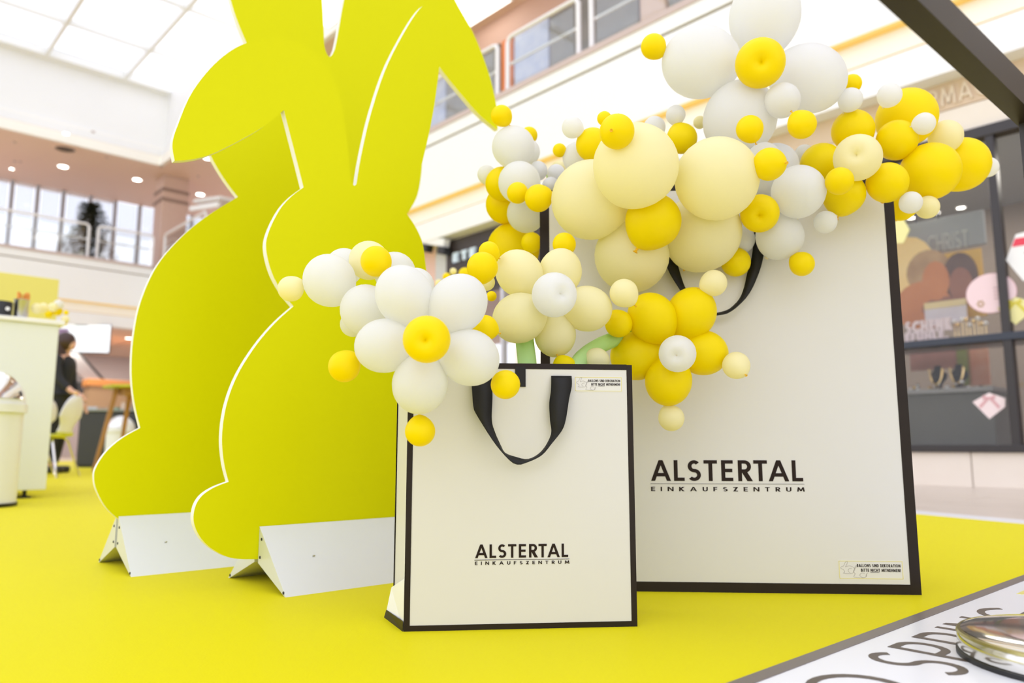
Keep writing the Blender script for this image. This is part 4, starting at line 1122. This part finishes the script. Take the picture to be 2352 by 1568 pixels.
def logo(t, fr, a, b, z):
    """a..b = x range in pixels, z = (cap bottom, cap top, rule, small bottom, small top) at the left, and the right-hand drop"""
    zz = lambda py, px: fr.px(px, py)[1]
    x0, x1 = fr.px(a, z[0])[0], fr.px(b, z[0])[0]
    m = (a + b) / 2
    lettering(MB(), 'ALSTERTAL', x0, x1, zz(z[0], m), zz(z[1], m), 0, .0006, .165, .125).build('logo_lettering', M_PRINT, t)
    MB().box(x0 - .001, x1 + .002, -.0006, 0, zz(z[2], m) - .0004, zz(z[2], m) + .0004).build('logo_rule', M_PRINT, t)
    lettering(MB(), 'EINKAUFSZENTRUM', x0, x1 + .002, zz(z[3], m), zz(z[4], m), 0, .0006, .17, .70).build('logo_small_lettering', M_PRINT, t)
M_STK = mat('clear_sticker_film', (0.72, 0.705, 0.675), 0.3, 0.5, noise=0.01); M_STKY = mat('lemon_sticker_line', (0.78, 0.70, 0.20), 0.4, noise=0.05); M_STKG = mat('grey_sticker_line', (0.45, 0.42, 0.40), 0.5, noise=0.05)
def notice(t, fr, x0p, x1p, y0p, y1p):
    (x0, z1), (x1, z0) = fr.px(x0p, y0p), fr.px(x1p, y1p)
    x1b, z1b = fr.px(x1p, y0p); x0b, z0b = fr.px(x0p, y1p)
    z1 = (z1 + z1b) / 2; z0 = (z0 + z0b) / 2
    w, h = x1 - x0, z1 - z0
    s = MB().box(x0 - w * .012, x1 + w * .012, -.0003, 0, z0 - h * .08, z1 + h * .05).build('notice_sticker', M_STK, t)
    lw = h * .028
    MB().box(x0, x1, -.0007, -.0003, z0, z0 + lw).box(x0, x1, -.0007, -.0003, z1 - lw, z1).box(x0, x0 + lw, -.0007, -.0003, z0, z1).box(x1 - lw, x1, -.0007, -.0003, z0, z1).build('sticker_border', M_STKY, s)
    mb = MB()
    lettering(mb, 'BALLONS SIND DEKORATION', x0 + w * .285, x0 + w * .965, z0 + h * .66, z0 + h * .83, -.0003, .0005, .19, .17)
    lettering(mb, 'BITTE NICHT MITNEHMEN!', x0 + w * .345, x0 + w * .965, z0 + h * .40, z0 + h * .57, -.0003, .0005, .19, .17)
    mb.box(x0 + w * .49, x0 + w * .63, -.0008, -.0003, z0 + h * .35, z0 + h * .37)
    mb.build('sticker_lettering', M_PRINT, s)
    def line(pts, closed=False):
        c = smooth_curve([Vector((x0 + w * u, z0 + h * v, 0)) for u, v in pts], closed, 5)
        q = MB()
        for k in range(len(c) - 1):
            d = (c[k + 1] - c[k]); 
            if d.length < 1e-7: continue
            d.normalize(); nn = Vector((-d.y, d.x, 0)) * h * .009
            a_, b_ = c[k] - d * h * .004, c[k + 1] + d * h * .004
            q.prism([(a_.x + nn.x, a_.y + nn.y), (a_.x - nn.x, a_.y - nn.y), (b_.x - nn.x, b_.y - nn.y), (b_.x + nn.x, b_.y + nn.y)], 'y', -.0007, -.0003)
        return q
    line([(.105, .66), (.14, .92), (.13, .97), (.10, .90), (.075, .72), (.045, .68), (.028, .60), (.05, .53), (.07, .50), (.085, .38), (.065, .30), (.20, .30), (.235, .42), (.245, .56), (.21, .68), (.16, .72), (.10, .66)]).build('rabbit_line', M_STKG, s)
    line([(.17, .34), (.14, .44), (.16, .56), (.20, .58)]).build('rabbit_line', M_STKG, s)
    line([(.25, .56), (.29, .76), (.26, .70), (.235, .50), (.22, .40), (.25, .28), (.23, .10), (.36, .06), (.42, .12), (.43, .28), (.45, .32)]).build('rabbit_line', M_STKG, s)
    line([(.40, .30), (.35, .32), (.32, .20), (.36, .08), (.41, .10), (.42, .24)]).build('rabbit_line', M_STKG, s)
# small bag
sb, SF, SW, SH = bag('shopping_bag', 'small white shopping bag with black tape edges before the larger one', (928, 1450), (1463, 1438), (1449, 838), .135, .026, .0096, True)
MB().add([(-.0012, .002, .0), (-.041, .116, 0), (-.030, .110, .055), (-.0012, .002, .088), (-.0022, .006, 0), (-.041, .120, 0), (-.030, .114, .055), (-.0022, .006, .088)], [(0, 1, 2, 3), (4, 7, 6, 5), (0, 4, 5, 1), (1, 5, 6, 2), (2, 6, 7, 3), (0, 3, 7, 4)]).build('corner_flap', M_WHITE, sb)
MB().add([(-.0024, -.0005, 0), (-.0425, .1145, 0), (-.0385, .112, .014), (-.0024, -.0005, .017), (-.0024, .004, 0), (-.043, .120, 0), (-.039, .117, .014), (-.0024, .004, .017)], [(0, 1, 2, 3), (4, 7, 6, 5), (0, 4, 5, 1), (1, 5, 6, 2), (2, 6, 7, 3), (0, 3, 7, 4)]).build('flap_tape', M_TAPE, sb)
Z8 = lambda pts: [(880 + x / 3.92, 800 + y / 3.92) for x, y in pts]
ribbon(sb, SF, Z8([(782, 180), (795, 345), (808, 530), (830, 590), (960, 800), (1050, 920), (1140, 1015), (1195, 1040), (1245, 1032), (1400, 962), (1500, 850), (1590, 740), (1625, 650), (1662, 460), (1690, 345), (1694, 249)]),
       Z8([(970, 180), (978, 330), (980, 450), (972, 650), (1000, 760), (1050, 875), (1088, 940), (1180, 975), (1300, 995), (1420, 920), (1500, 775), (1492, 650), (1487, 500), (1505, 380), (1512, 248)]), .030)
# strap of the rear handle folded over the top edge
(qx0, qz0), (qx1, qz1) = SF.px(1183, 888), SF.px(1207, 842)
MB().box(qx0, qx1, -.0022, -.0006, qz0, qz1).build('strap_end', M_RIBBON, sb)
logo(sb, SF, 1091, 1305, (1280, 1249, 1284.5, 1295.5, 1288))
notice(sb, SF, 1321, 1428, 866, 898)
# large bag
bb, BF, BW, BH = bag('shopping_bag', 'large white shopping bag with black tape edges behind the smaller one', (1245, 1355), (2116, 1366), (1245, 425), .30, .0, .0215, False)
Z9 = lambda pts: [(1300 + x / 3.564, 560 + y / 3.564) for x, y in pts]
ribbon(bb, BF, Z9([(700, -330), (745, -150), (780, 40), (820, 220), (915, 388), (1010, 520), (1100, 590), (1170, 603), (1240, 598), (1300, 585), (1380, 530), (1480, 420), (1560, 250), (1600, 105), (1650, -150), (1690, -330)]),
       Z9([(830, -330), (850, -150), (870, 40), (905, 180), (962, 365), (1040, 490), (1110, 560), (1170, 580), (1222, 577), (1290, 560), (1330, 540), (1400, 470), (1440, 380), (1470, 250), (1510, 110), (1535, -150), (1555, -330)]), .028)
logo(bb, BF, 1495, 1845, (1104.5, 1056.5, 1111, 1128, 1118))
notice(bb, BF, 1926, 2075, 1288, 1329)

# ------------------------------------------------------------------ balloons
NB = 20
def lathe_balloon():
    prof = [(.002, 1.0)]
    for k in range(1, NB):
        a = math.pi * k / NB
        r = math.sin(a); z = math.cos(a)
        if z < 0: z *= 1.0 + .10 * (-z) ** 3; r *= 1 - .06 * (-math.cos(a)) ** 2
        prof.append((r, z))
    prof.append((.05, -1.10)); prof.append((.03, -1.125))
    return MB().lathe(prof, 32)
def dimple_balloon():
    prof = [(.002, 1.0)]
    for k in range(1, 15):
        a = math.pi * k / 20; prof.append((math.sin(a), math.cos(a)))
    for k in range(15, 21):
        a = math.pi * k / 20; f = (k - 14) / 6
        prof.append((math.sin(a) * (1 - .05 * f) if k < 20 else .035, math.cos(a) + .42 * f ** 2.6))
    return MB().lathe(prof, 32)
MESH = {}
for key, m in (('Y', M_BY), ('C', M_BC), ('W', M_BW), ('G', M_BG)):
    MESH[key, 0] = lathe_balloon().mesh('balloon', m, True); MESH[key, 1] = dimple_balloon().mesh('balloon', m, True)
def knot_mesh(m):
    mb = MB(); mb.lathe([(.030, -1.10), (.055, -1.14), (.060, -1.17), (.035, -1.20), (.05, -1.225), (.10, -1.28), (.085, -1.285), (.03, -1.23), (.002, -1.22)], 12)
    return mb.mesh('knot', m, True)
KNOT = {'Y': knot_mesh(M_KY), 'C': knot_mesh(M_KY), 'W': knot_mesh(mat('cream_knot', (0.88, 0.78, 0.5), 0.5, noise=0.05)), 'G': knot_mesh(M_BG)}
G1, G2, G3, G4, G5, G6, G7 = ('balloons of the white flower on the small bag', 'balloons of the cream flower on the small bag', 'balloons of the yellow flower on the small bag', 'balloons heaped over the large bag front', 'balloons at the left side of the large bag', 'balloons of the high white flower', 'balloons at the right corner of the large bag')
# px, py, radius px, colour, depth Y, knot or dimple pixel, dimple?, group, label
B = [
 (980, 779, 55, 'Y', 1.17, (975, 782), 1, G1, 'yellow centre balloon of the white flower beside the front rabbit'),
 (927, 676, 66, 'W', 1.25, (980, 779), 2, G1, 'upper left petal balloon of the white flower on the small bag'),
 (1054, 695, 66, 'W', 1.25, (980, 779), 2, G1, 'upper right petal balloon of the white flower on the small bag'),
 (880, 794, 63, 'W', 1.25, (980, 779), 2, G1, 'left petal balloon of the white flower on the small bag'),
 (964, 885, 64, 'W', 1.25, (980, 779), 2, G1, 'bottom petal balloon of the white flower, over the small bag corner'),
 (1081, 822, 65, 'W', 1.25, (980, 779), 2, G1, 'lower right petal balloon of the white flower, over the small bag handle'),
 (955, 657, 43, 'W', 1.34, None, 0, G1, 'white balloon wedged behind the two upper petals'),
 (840, 711, 59, 'W', 1.33, None, 0, G1, 'white balloon behind the left petal of the white flower'),
 (811, 744, 30, 'W', 1.39, None, 0, G1, 'smallest white balloon low behind the left petal'),
 (757, 644, 61, 'W', 1.36, None, 0, G1, 'large white balloon over the chest of the front rabbit'),
 (668, 663, 30, 'C', 1.36, (693, 642), 0, G1, 'cream balloon at the left tip of the white flower bunch'),
 (791, 613, 44, 'W', 1.45, None, 0, G1, 'white balloon peeking up behind the large left one'),
 (847, 598, 46, 'C', 1.42, None, 0, G1, 'pale balloon behind the small yellow one on the rabbit face'),
 (864, 600, 36, 'Y', 1.31, (889, 616), 0, G1, 'small yellow balloon before the front rabbit face'),
 (907, 626, 48, 'W', 1.44, None, 0, G1, 'white balloon right of the small yellow one, behind the petals'),
 (791, 841, 37, 'Y', 1.28, (818, 811), 0, G1, 'yellow balloon hanging left of the white flower'),
 (965, 990, 35, 'Y', 1.27, (962, 952), 0, G1, 'yellow balloon hanging under the white flower on the bag edge'),
 (1161, 883, 34, 'Y', 1.29, None, 0, G1, 'yellow balloon at the top of the small bag handle'),
 (1114, 753, 30, 'Y', 1.36, (1144, 763), 0, G1, 'yellow balloon between the white flower and the cream flower'),
 (1123, 578, 24, 'Y', 1.44, (1146, 592), 0, G2, 'smaller of two yellow balloons above the white flower'),
 (1108, 614, 36, 'Y', 1.38, (1103, 646), 0, G2, 'larger of two yellow balloons above the white flower'),
 (1117, 648, 20, 'C', 1.50, None, 0, G2, 'shaded cream balloon just below the two yellow ones'),
 (1129, 680, 12, 'Y', 1.62, None, 0, G2, 'tiny yellow balloon in the gap beside the cream flower'),
 (1191, 626, 53, 'C', 1.48, (1273, 700), 2, G2, 'upper left petal balloon of the cream flower'),
 (1287, 622, 50, 'C', 1.50, (1273, 700), 2, G2, 'upper right petal balloon of the cream flower'),
 (1190, 731, 58, 'C', 1.46, (1273, 700), 2, G2, 'lower left petal balloon of the cream flower'),
 (1351, 709, 53, 'C', 1.49, (1273, 700), 2, G2, 'right petal balloon of the cream flower'),
 (1275, 771, 48, 'C', 1.50, (1273, 700), 2, G2, 'bottom petal balloon of the cream flower'),
 (1273, 677, 52, 'W', 1.40, (1295, 672), 1, G2, 'white centre balloon of the cream flower'),
 (1433, 673, 33, 'C', 1.47, (1458, 699), 0, G2, 'cream balloon between the cream flower and the yellow flower'),
 (1421, 743, 32, 'Y', 1.56, (1403, 717), 0, G2, 'yellow balloon under the cream one between the two flowers'),
 (1296, 561, 27, 'Y', 1.56, None, 0, G2, 'yellow balloon on top of the cream flower'),
 (1297, 845, 29, 'Y', 1.48, (1282, 818), 0, G2, 'yellow balloon half sunk in the small bag'),
 (1370, 828, 30, 'C', 1.50, None, 0, G2, 'cream balloon half sunk in the small bag'),
 (1496, 728, 56, 'Y', 1.58, (1545, 800), 2, G3, 'upper left petal balloon of the yellow flower'),
 (1589, 717, 57, 'Y', 1.60, (1545, 800), 2, G3, 'upper right petal balloon of the yellow flower'),
 (1460, 817, 57, 'Y', 1.61, (1545, 800), 2, G3, 'lower left petal balloon of the yellow flower, at the bag corner'),
 (1617, 810, 53, 'Y', 1.60, (1545, 800), 2, G3, 'lower right petal balloon of the yellow flower'),
 (1535, 877, 54, 'Y', 1.60, (1545, 800), 2, G3, 'bottom petal balloon of the yellow flower'),
 (1556, 812, 43, 'W', 1.51, (1553, 818), 1, G3, 'white centre balloon of the yellow flower'),
 (1639, 650, 31, 'C', 1.56, (1609, 661), 0, G3, 'cream balloon above the yellow flower, inside the large handle'),
 (1691, 839, 32, 'C', 1.56, (1708, 856), 0, G3, 'cream balloon right of the yellow flower'),
 (1542, 960, 30, 'C', 1.60, (1527, 932), 0, G3, 'cream balloon hanging lowest under the yellow flower'),
 (1460, 381, 100, 'C', 1.52, None, 0, G4, 'large cream balloon at the top centre of the big heap'),
 (1358, 459, 93, 'C', 1.59, None, 0, G4, 'large cream balloon at the left of the big heap'),
 (1646, 411, 98, 'C', 1.56, None, 0, G4, 'large cream balloon at the right of the big heap'),
 (1612, 534, 91, 'C', 1.65, None, 0, G4, 'large cream balloon low in the heap, over the handle'),
 (1451, 587, 86, 'C', 1.68, None, 0, G4, 'lowest large cream balloon of the heap, left of the handle'),
 (1500, 508, 65, 'Y', 1.54, (1470, 560), 0, G4, 'yellow balloon nested under the three large cream ones'),
 (1417, 302, 41, 'Y', 1.42, (1407, 300), 0, G4, 'yellow balloon sitting on the top large cream one'),
 (1388, 272, 17, 'Y', 1.56, None, 0, G4, 'tiny yellow balloon peeking over the larger yellow one'),
 (1315, 293, 25, 'W', 1.66, (1338, 302), 0, G4, 'white balloon at the upper left of the big heap'),
 (1361, 332, 39, 'Y', 1.68, None, 0, G4, 'yellow balloon behind the top large cream one on its left'),
 (1285, 345, 16, 'Y', 1.74, None, 0, G4, 'tiny yellow balloon left of the white ones on the heap'),
 (1329, 362, 38, 'W', 1.75, None, 0, G4, 'white balloon below the left yellow one of the heap'),
 (1552, 264, 23, 'W', 1.74, (1552, 287), 0, G4, 'small white balloon on top of the middle rear yellow one'),
 (1566, 318, 36, 'Y', 1.74, (1552, 287), 0, G4, 'yellow balloon between the two largest cream ones, behind them'),
 (1503, 293, 26, 'W', 1.78, None, 0, G4, 'white balloon behind the top large cream one'),
 (1607, 281, 15, 'C', 1.82, None, 0, G4, 'tiny cream balloon left of the high white flower'),
 (1767, 377, 39, 'Y', 1.47, (1793, 375), 0, G4, 'yellow balloon at the right rim of the right large cream one'),
 (1745, 490, 45, 'Y', 1.60, (1745, 497), 1, G4, 'yellow balloon with a dimple below the right large cream one'),
 (1834, 440, 63, 'W', 1.60, None, 0, G4, 'largest white balloon right of the big heap'),
 (1779, 384, 56, 'W', 1.72, None, 0, G4, 'white balloon behind the yellow one at the heap right rim'),
 (1754, 366, 40, 'W', 1.64, None, 0, G4, 'white balloon just above the yellow one at the heap rim'),
 (1762, 412, 36, 'W', 1.66, None, 0, G4, 'white balloon glimpsed between yellow and the largest white one'),
 (1791, 543, 56, 'W', 1.66, None, 0, G4, 'lower white balloon over the right end of the large handle'),
 (1700, 550, 34, 'W', 1.70, None, 0, G4, 'white balloon squeezed beside the low large cream one'),
 (1690, 602, 34, 'Y', 1.68, None, 0, G4, 'yellow balloon touching the right end of the large handle'),
 (1896, 510, 27, 'W', 1.64, (1920, 496), 0, G4, 'small white balloon hanging right of the heap on the large bag'),
 (1842, 606, 29, 'Y', 1.65, (1822, 590), 0, G4, 'yellow balloon hanging lowest right on the large bag front'),
 (1152, 266, 25, 'Y', 1.80, (1170, 286), 0, G5, 'yellow balloon at the tip of the drooping rabbit ear'),
 (1179, 338, 50, 'W', 1.83, None, 0, G5, 'white balloon under the one at the ear tip'),
 (1210, 349, 31, 'W', 1.92, None, 0, G5, 'white balloon half behind the upper one of the left column'),
 (1215, 311, 20, 'Y', 1.94, None, 0, G5, 'small yellow balloon peeking behind the upper left white one'),
 (1193, 419, 49, 'W', 1.78, None, 0, G5, 'white balloon carrying a small yellow one on its front'),
 (1154, 422, 40, 'Y', 1.88, None, 0, G5, 'yellow balloon left of the white one in the left column'),
 (1118, 401, 22, 'W', 1.92, None, 0, G5, 'small pale balloon at the far left of the left column'),
 (1189, 443, 25, 'Y', 1.70, None, 0, G5, 'small yellow balloon on the face of the left column white one'),
 (1237, 455, 32, 'Y', 1.66, (1265, 443), 0, G5, 'yellow balloon covering the top left corner of the large bag'),
 (1158, 470, 43, 'Y', 1.95, None, 0, G5, 'middle yellow balloon of the left column, before the dark sign'),
 (1209, 490, 45, 'W', 1.88, None, 0, G5, 'shaded pale balloon squeezed against the large bag edge'),
 (1179, 571, 61, 'Y', 2.00, None, 0, G5, 'biggest yellow balloon low in the left column'),
 (1221, 557, 24, 'Y', 1.83, None, 0, G5, 'small darker yellow balloon before the biggest yellow one'),
 (1236, 392, 22, 'W', 1.86, None, 0, G5, 'small white balloon at the right of the left column'),
 (1277, 398, 21, 'W', 1.90, None, 0, G5, 'small white balloon tucked behind the left large cream one'),
 (1265, 403, 11, 'G', 1.95, None, 0, G5, 'tiny mint balloon between small white ones'),
 (1265, 426, 20, 'W', 1.78, None, 0, G5, 'small white balloon above the large bag corner yellow one'),
 (1283, 386, 17, 'C', 1.98, None, 0, G5, 'tiny cream balloon behind the small white ones'),
 (1746, 145, 59, 'Y', 1.58, (1750, 141), 1, G6, 'yellow centre balloon of the high white flower'),
 (1605, 143, 85, 'W', 1.69, (1746, 150), 2, G6, 'left petal balloon of the high white flower'),
 (1757, 32, 85, 'W', 1.70, (1746, 150), 2, G6, 'top petal balloon of the high white flower'),
 (1861, 182, 82, 'W', 1.69, (1746, 150), 2, G6, 'right petal balloon of the high white flower'),
 (1698, 276, 86, 'W', 1.68, (1746, 150), 2, G6, 'bottom petal balloon of the high white flower'),
 (1797, 231, 42, 'W', 1.60, None, 0, G6, 'small white balloon between right and bottom petals'),
 (1501, 107, 30, 'Y', 1.68, (1522, 127), 0, G6, 'yellow balloon at the left end of the high white flower'),
 (1722, 296, 32, 'Y', 1.55, (1736, 325), 0, G6, 'yellow balloon on the bottom petal of the high flower'),
 (1842, 286, 34, 'Y', 1.54, (1822, 258), 0, G6, 'yellow balloon hanging below the right petal of the high flower'),
 (1957, 192, 23, 'Y', 1.76, None, 0, G6, 'small yellow balloon right of the high white flower'),
 (1953, 229, 29, 'W', 1.67, None, 0, G6, 'white balloon right of the high flower, under the small yellow one'),
 (1959, 300, 50, 'Y', 1.72, None, 0, G7, 'yellow balloon at the upper left of the right corner bunch'),
 (2082, 270, 71, 'Y', 1.78, None, 0, G7, 'big yellow balloon topping the right corner bunch'),
 (2043, 219, 29, 'W', 1.67, None, 0, G7, 'white balloon on the top of the right corner bunch'),
 (2122, 284, 27, 'W', 1.66, (2101, 288), 0, G7, 'white balloon before the big yellow one at the right corner'),
 (2060, 322, 49, 'Y', 1.69, None, 0, G7, 'yellow balloon in the centre of the right corner bunch'),
 (2136, 394, 70, 'Y', 1.70, None, 0, G7, 'largest yellow balloon of the right corner bunch'),
 (2172, 314, 40, 'C', 1.80, None, 0, G7, 'cream balloon at the upper right of the right corner bunch'),
 (2208, 378, 66, 'Y', 1.82, None, 0, G7, 'yellow balloon at the right end of the right corner bunch'),
 (2269, 384, 25, 'W', 1.86, None, 0, G7, 'white balloon at the very right end of the bunch'),
 (1970, 362, 56, 'C', 1.60, (1966, 352), 1, G7, 'cream balloon with a deep dimple in the right corner bunch'),
 (1887, 377, 50, 'Y', 1.73, None, 0, G7, 'yellow balloon left of the dimpled cream one'),
 (1847, 353, 22, 'W', 1.77, None, 0, G7, 'small white balloon left of the dimpled cream one, behind'),
 (1928, 416, 33, 'Y', 1.55, None, 0, G7, 'small yellow balloon below the dimpled cream one'),
 (1938, 446, 50, 'Y', 1.65, (1926, 497), 0, G7, 'lowest yellow balloon left in the right corner bunch'),
 (2038, 419, 49, 'Y', 1.63, None, 0, G7, 'yellow balloon over the top right corner of the large bag'),
 (2092, 465, 27, 'W', 1.62, None, 0, G7, 'left of the two pale balloons below the right corner bunch'),
 (2130, 476, 28, 'C', 1.69, None, 0, G7, 'right of the two pale balloons below the right corner bunch'),
 (2072, 472, 36, 'Y', 1.83, None, 0, G7, 'yellow balloon behind the large bag right edge'),
]
for px, py, r, c, lab in bl_px:
    B.append((px, py, r, c, 4.95, None, 0, 'little balloons on the counter end', lab))
for px, py, r, c, lab in ((1068, 629, 15, 'Y', 'distant yellow balloon beside the dark sign panel'), (1041, 623, 8, 'C', 'distant tiny cream balloon below the sign letters'), (1026, 636, 10, 'Y', 'distant tiny yellow balloon left of the cream one'), (1008, 650, 9, 'C', 'distant tiny cream balloon before the pink shop')):
    B.append((px, py, r, c, 3.6, None, 0, 'distant balloons before the dark sign', lab))
# settle the depths so that neighbours touch instead of sinking into each other
N = len(B)
dirs = [ray(b[0], b[1]) for b in B]
Yd = np.array([b[4] for b in B], float); Y0 = Yd.copy()
Dn = np.array([[d.x / d.y, 1.0, d.z / d.y] for d in dirs])
fz = np.array([FPX / d.y for d in dirs])            # camera depth per unit Y
rad_px = np.array([b[2] for b in B], float)
cosk = np.array([math.sqrt(FPX / d.length) for d in dirs])
for it in range(160):
    Pn = Dn * Yd[:, None]; Rn = rad_px * Yd * fz / FPX * cosk
    D = Pn[:, None, :] - Pn[None, :, :]; dist = np.sqrt((D ** 2).sum(2)) + 1e-9
    pen = (Rn[:, None] + Rn[None, :]) * 0.90 - dist; np.fill_diagonal(pen, -1)
    push = np.zeros(N)
    for i, j in zip(*np.where(np.triu(pen) > 0)):
        s = 1 if Yd[i] > Yd[j] else -1
        q = min(.006, pen[i, j] * .25); push[i] += s * q; push[j] -= s * q
    Yd = np.clip(Yd + push, Y0 - .07, Y0 + .09)
for k in range(N):
    px, py, r, c, _, kn, dm, grp, lab = B[k]
    Y = Yd[k]; p = at(px, py, Y); R_ = r * Y * fz[k] / FPX * cosk[k]
    # keep in front of the large bag where it is overlapped
    if grp in (G3, G4) and p.z < BH - .02:
        yb = BF.o.y + (p.x - BF.o.x) * math.tan(BF.a)
        if p.y + R_ * .97 > yb:
            Y = (yb - R_ * .97); p = at(px, py, Y); R_ = r * Y * fz[k] / FPX * cosk[k]
    o = bpy.data.objects.new('balloon', MESH[c, dm % 2]); COL.objects.link(o); o.location = p
    if kn is None: d = Vector((.25 * math.sin(k * 2.3), .9, -.35 + .3 * math.cos(k * 1.7)))
    elif dm == 2: d = at(kn[0], kn[1], Y + R_ * .7) - p; o.location = p + d.normalized() * R_ * .07
    elif dm: d = (at(kn[0], kn[1], Y) - p) / R_ * 1.0 + (CP - p).normalized() * .9
    else:
        d = at(kn[0], kn[1], Y) - p
        if d.length < R_ * .85: d = d + (CP - p).normalized() * math.sqrt(max(0, R_ * R_ - d.length ** 2))
        else: d = d + Vector((0, R_ * .12, 0))
    o.rotation_mode = 'QUATERNION'; o.rotation_quaternion = (-d.normalized()).to_track_quat('Z', 'Y')
    e = 1 + .03 * math.sin(k * 5.1)
    o.scale = (R_, R_, R_ * (1.12 if dm == 2 else e if kn is None and not dm else 1))
    tag(o, lab, 'balloon', grp)
    if dm != 1 and r >= 18:
        kb = bpy.data.objects.new('knot', KNOT[c]); COL.objects.link(kb); kb.parent = o
# long green stem balloons
def stem(pts, rad, label):
    c = smooth_curve([at(*p) for p in pts], False, 8); n = len(c)
    rads = [rad * (min(1, .55 + 4 * min(k, n - 1 - k) / n)) for k in range(n)]
    t = thing('long_balloon', label, 'balloon', WORLD, tuple(c[0]), 'green stem balloons in the small bag')
    MB().tube(c, rad, 16, rads=rads).build('tube', M_BG, t, True, world=True)
    MB().ball(tuple(c[0]), rad * .60, 12, 8).build('tip', M_BG, t, True, world=True)
stem([(1200, 735, 1.53), (1206, 790, 1.50), (1212, 850, 1.47), (1216, 960, 1.46), (1220, 1100, 1.46)], .0185, 'upright green stem balloon of the cream flower in the small bag')
stem([(1465, 745, 1.66), (1425, 772, 1.62), (1375, 795, 1.56), (1335, 825, 1.50), (1318, 870, 1.47), (1310, 980, 1.46)], .0165, 'curved green stem balloon leading to the yellow flower')

# ------------------------------------------------------------------ floor plate with lettering, chrome base, dark frame
A_PL = math.radians(41.6)
p0 = ground(1690, 1568); PF = Frame((p0.x, p0.y), A_PL)
# local y<0 is towards the viewer (inside the plate)
fp = thing('floor_plate', 'white printed floor plate with a dark border under the chrome base', 'sign', PF, (0, 0, 0))
MB().box(-.75, 1.9, -.85, -.025, .0, .0035).build('plate', mat('white_gloss_print', (0.87, 0.88, 0.91), 0.25, 0.5, noise=0.01), fp)
MB().box(-.75, 1.9, -.025, .0, .0, .0045).build('border', mat('dark_border_strip', (0.17, 0.14, 0.125), 0.35, 0.5, noise=0.1), fp)
def floor_text(txt, s0, s1, ytop, cap, t=.10):
    polys, w = text_polys(txt, t, .20); mb = MB(); kk = 0
    for pl in polys:
        q = [(s0 + u / w * (s1 - s0), ytop - cap + v * cap) for u, v in pl]
        kk += 1; mb.prism(q, 'z', .0035, .0041 + .000006 * (kk % 9))
    return mb.build('floor_lettering', mat('umber_print', (0.10, 0.075, 0.06), 0.4, noise=0.1), fp)
def pl_xy(px, py):
    g = ground(px, py, .0035) - PF.o; return g.dot(PF.x), g.dot(PF.y)
sS = pl_xy(2022, 1503); sG = pl_xy(2263, 1407)
floor_text('SPRING', sS[0] - .045, sG[0] + .075, sS[1] + .012, .135)
sO = pl_xy(1892, 1550)
floor_text('O', sO[0] - .10, sO[0] + .045, sO[1] + .004, .135)
MB().box(pl_xy(2325, 1362)[0], pl_xy(2325, 1362)[0] + .25, pl_xy(2325, 1362)[1] - .02, pl_xy(2325, 1362)[1] - .008, .0035, .0042).build('yellow_mark', M_STKY, fp)
dc = Vector((.845, 1.165, .0042))
cbse = thing('chrome_base', 'round polished chrome stand base on the white floor plate', 'stand base', WORLD, tuple(dc))
MB().lathe([(.001, 0), (.160, 0), (.166, .004), (.168, .012), (.168, .028), (.165, .034), (.163, .036)], 64).build('side', mat('satin_chrome', (0.78, 0.77, 0.74), 0.16, metal=1.0, noise=0.05, scale=12), cbse, True)
MB().lathe([(.163, .036), (.150, .040), (.11, .042), (.05, .043), (.001, .0435)], 64).build('top_plate', M_CHROME, cbse, True)
MB().lathe([(.1655, .031), (.1685, .032), (.1665, .0355), (.162, .0365)], 64).build('brass_rim', mat('worn_brass_rim', (0.55, 0.50, 0.22), 0.25, metal=1.0, noise=0.2, scale=30), cbse, True)
MB().lathe([(.001, -.0005), (.170, -.0005), (.170, .006), (.166, .006)], 64).build('rubber_ring', M_BLACK, cbse, True)
# dark frame: post on the chrome base, slanted beam at its head
FRM = Frame((dc.x, dc.y), math.radians(41.9))
ze = FRM.px(2349, 262)[1]
xb0, zb0 = FRM.px(2063, 0); xb1, zb1 = FRM.px(2345, 265); xt0, zt0 = FRM.px(2141, 0); xt1, zt1 = FRM.px(2352, 206)
fm = thing('bronze_arch', 'dark bronze slanted beam crossing the upper right corner', 'arch', WORLD, (dc.x, dc.y, dc.z + .05), rot=math.radians(41.9))
zo = dc.z + .05
ext = 1.6
sl = (zb1 - zb0) / (xb1 - xb0); thk = (zt1 + sl * (xb1 - xt1)) - zb1
sl2 = (zt1 - zt0) / (xt1 - xt0)
MB().prism([(xb1, zb1 - zo), (xb1 + .07, zb1 - zo + sl * .07), (xb1 + .07, zt1 + sl2 * (xb1 + .07 - xt1) - zo), (xb0 - .5, zt0 + sl2 * (xb0 - .5 - xt0) - zo), (xb0 - .5, zb0 - sl * .5 - zo)], 'y', -.015, .015).build('slanted_beam', M_TAPE, fm)
MB().box(xb1 + .034, xb1 + .070, -.012, .012, 0, zb1 - zo + .02).build('post', M_DKFRAME, fm)
MB().box(xb1 + .06, xb1 + .30, .010, .012, zb1 - zo - .09, zb1 - zo + .0).build('yellow_panel', mat('frame_yellow_panel', (0.80, 0.70, 0.02), 0.5, noise=0.03), fm)
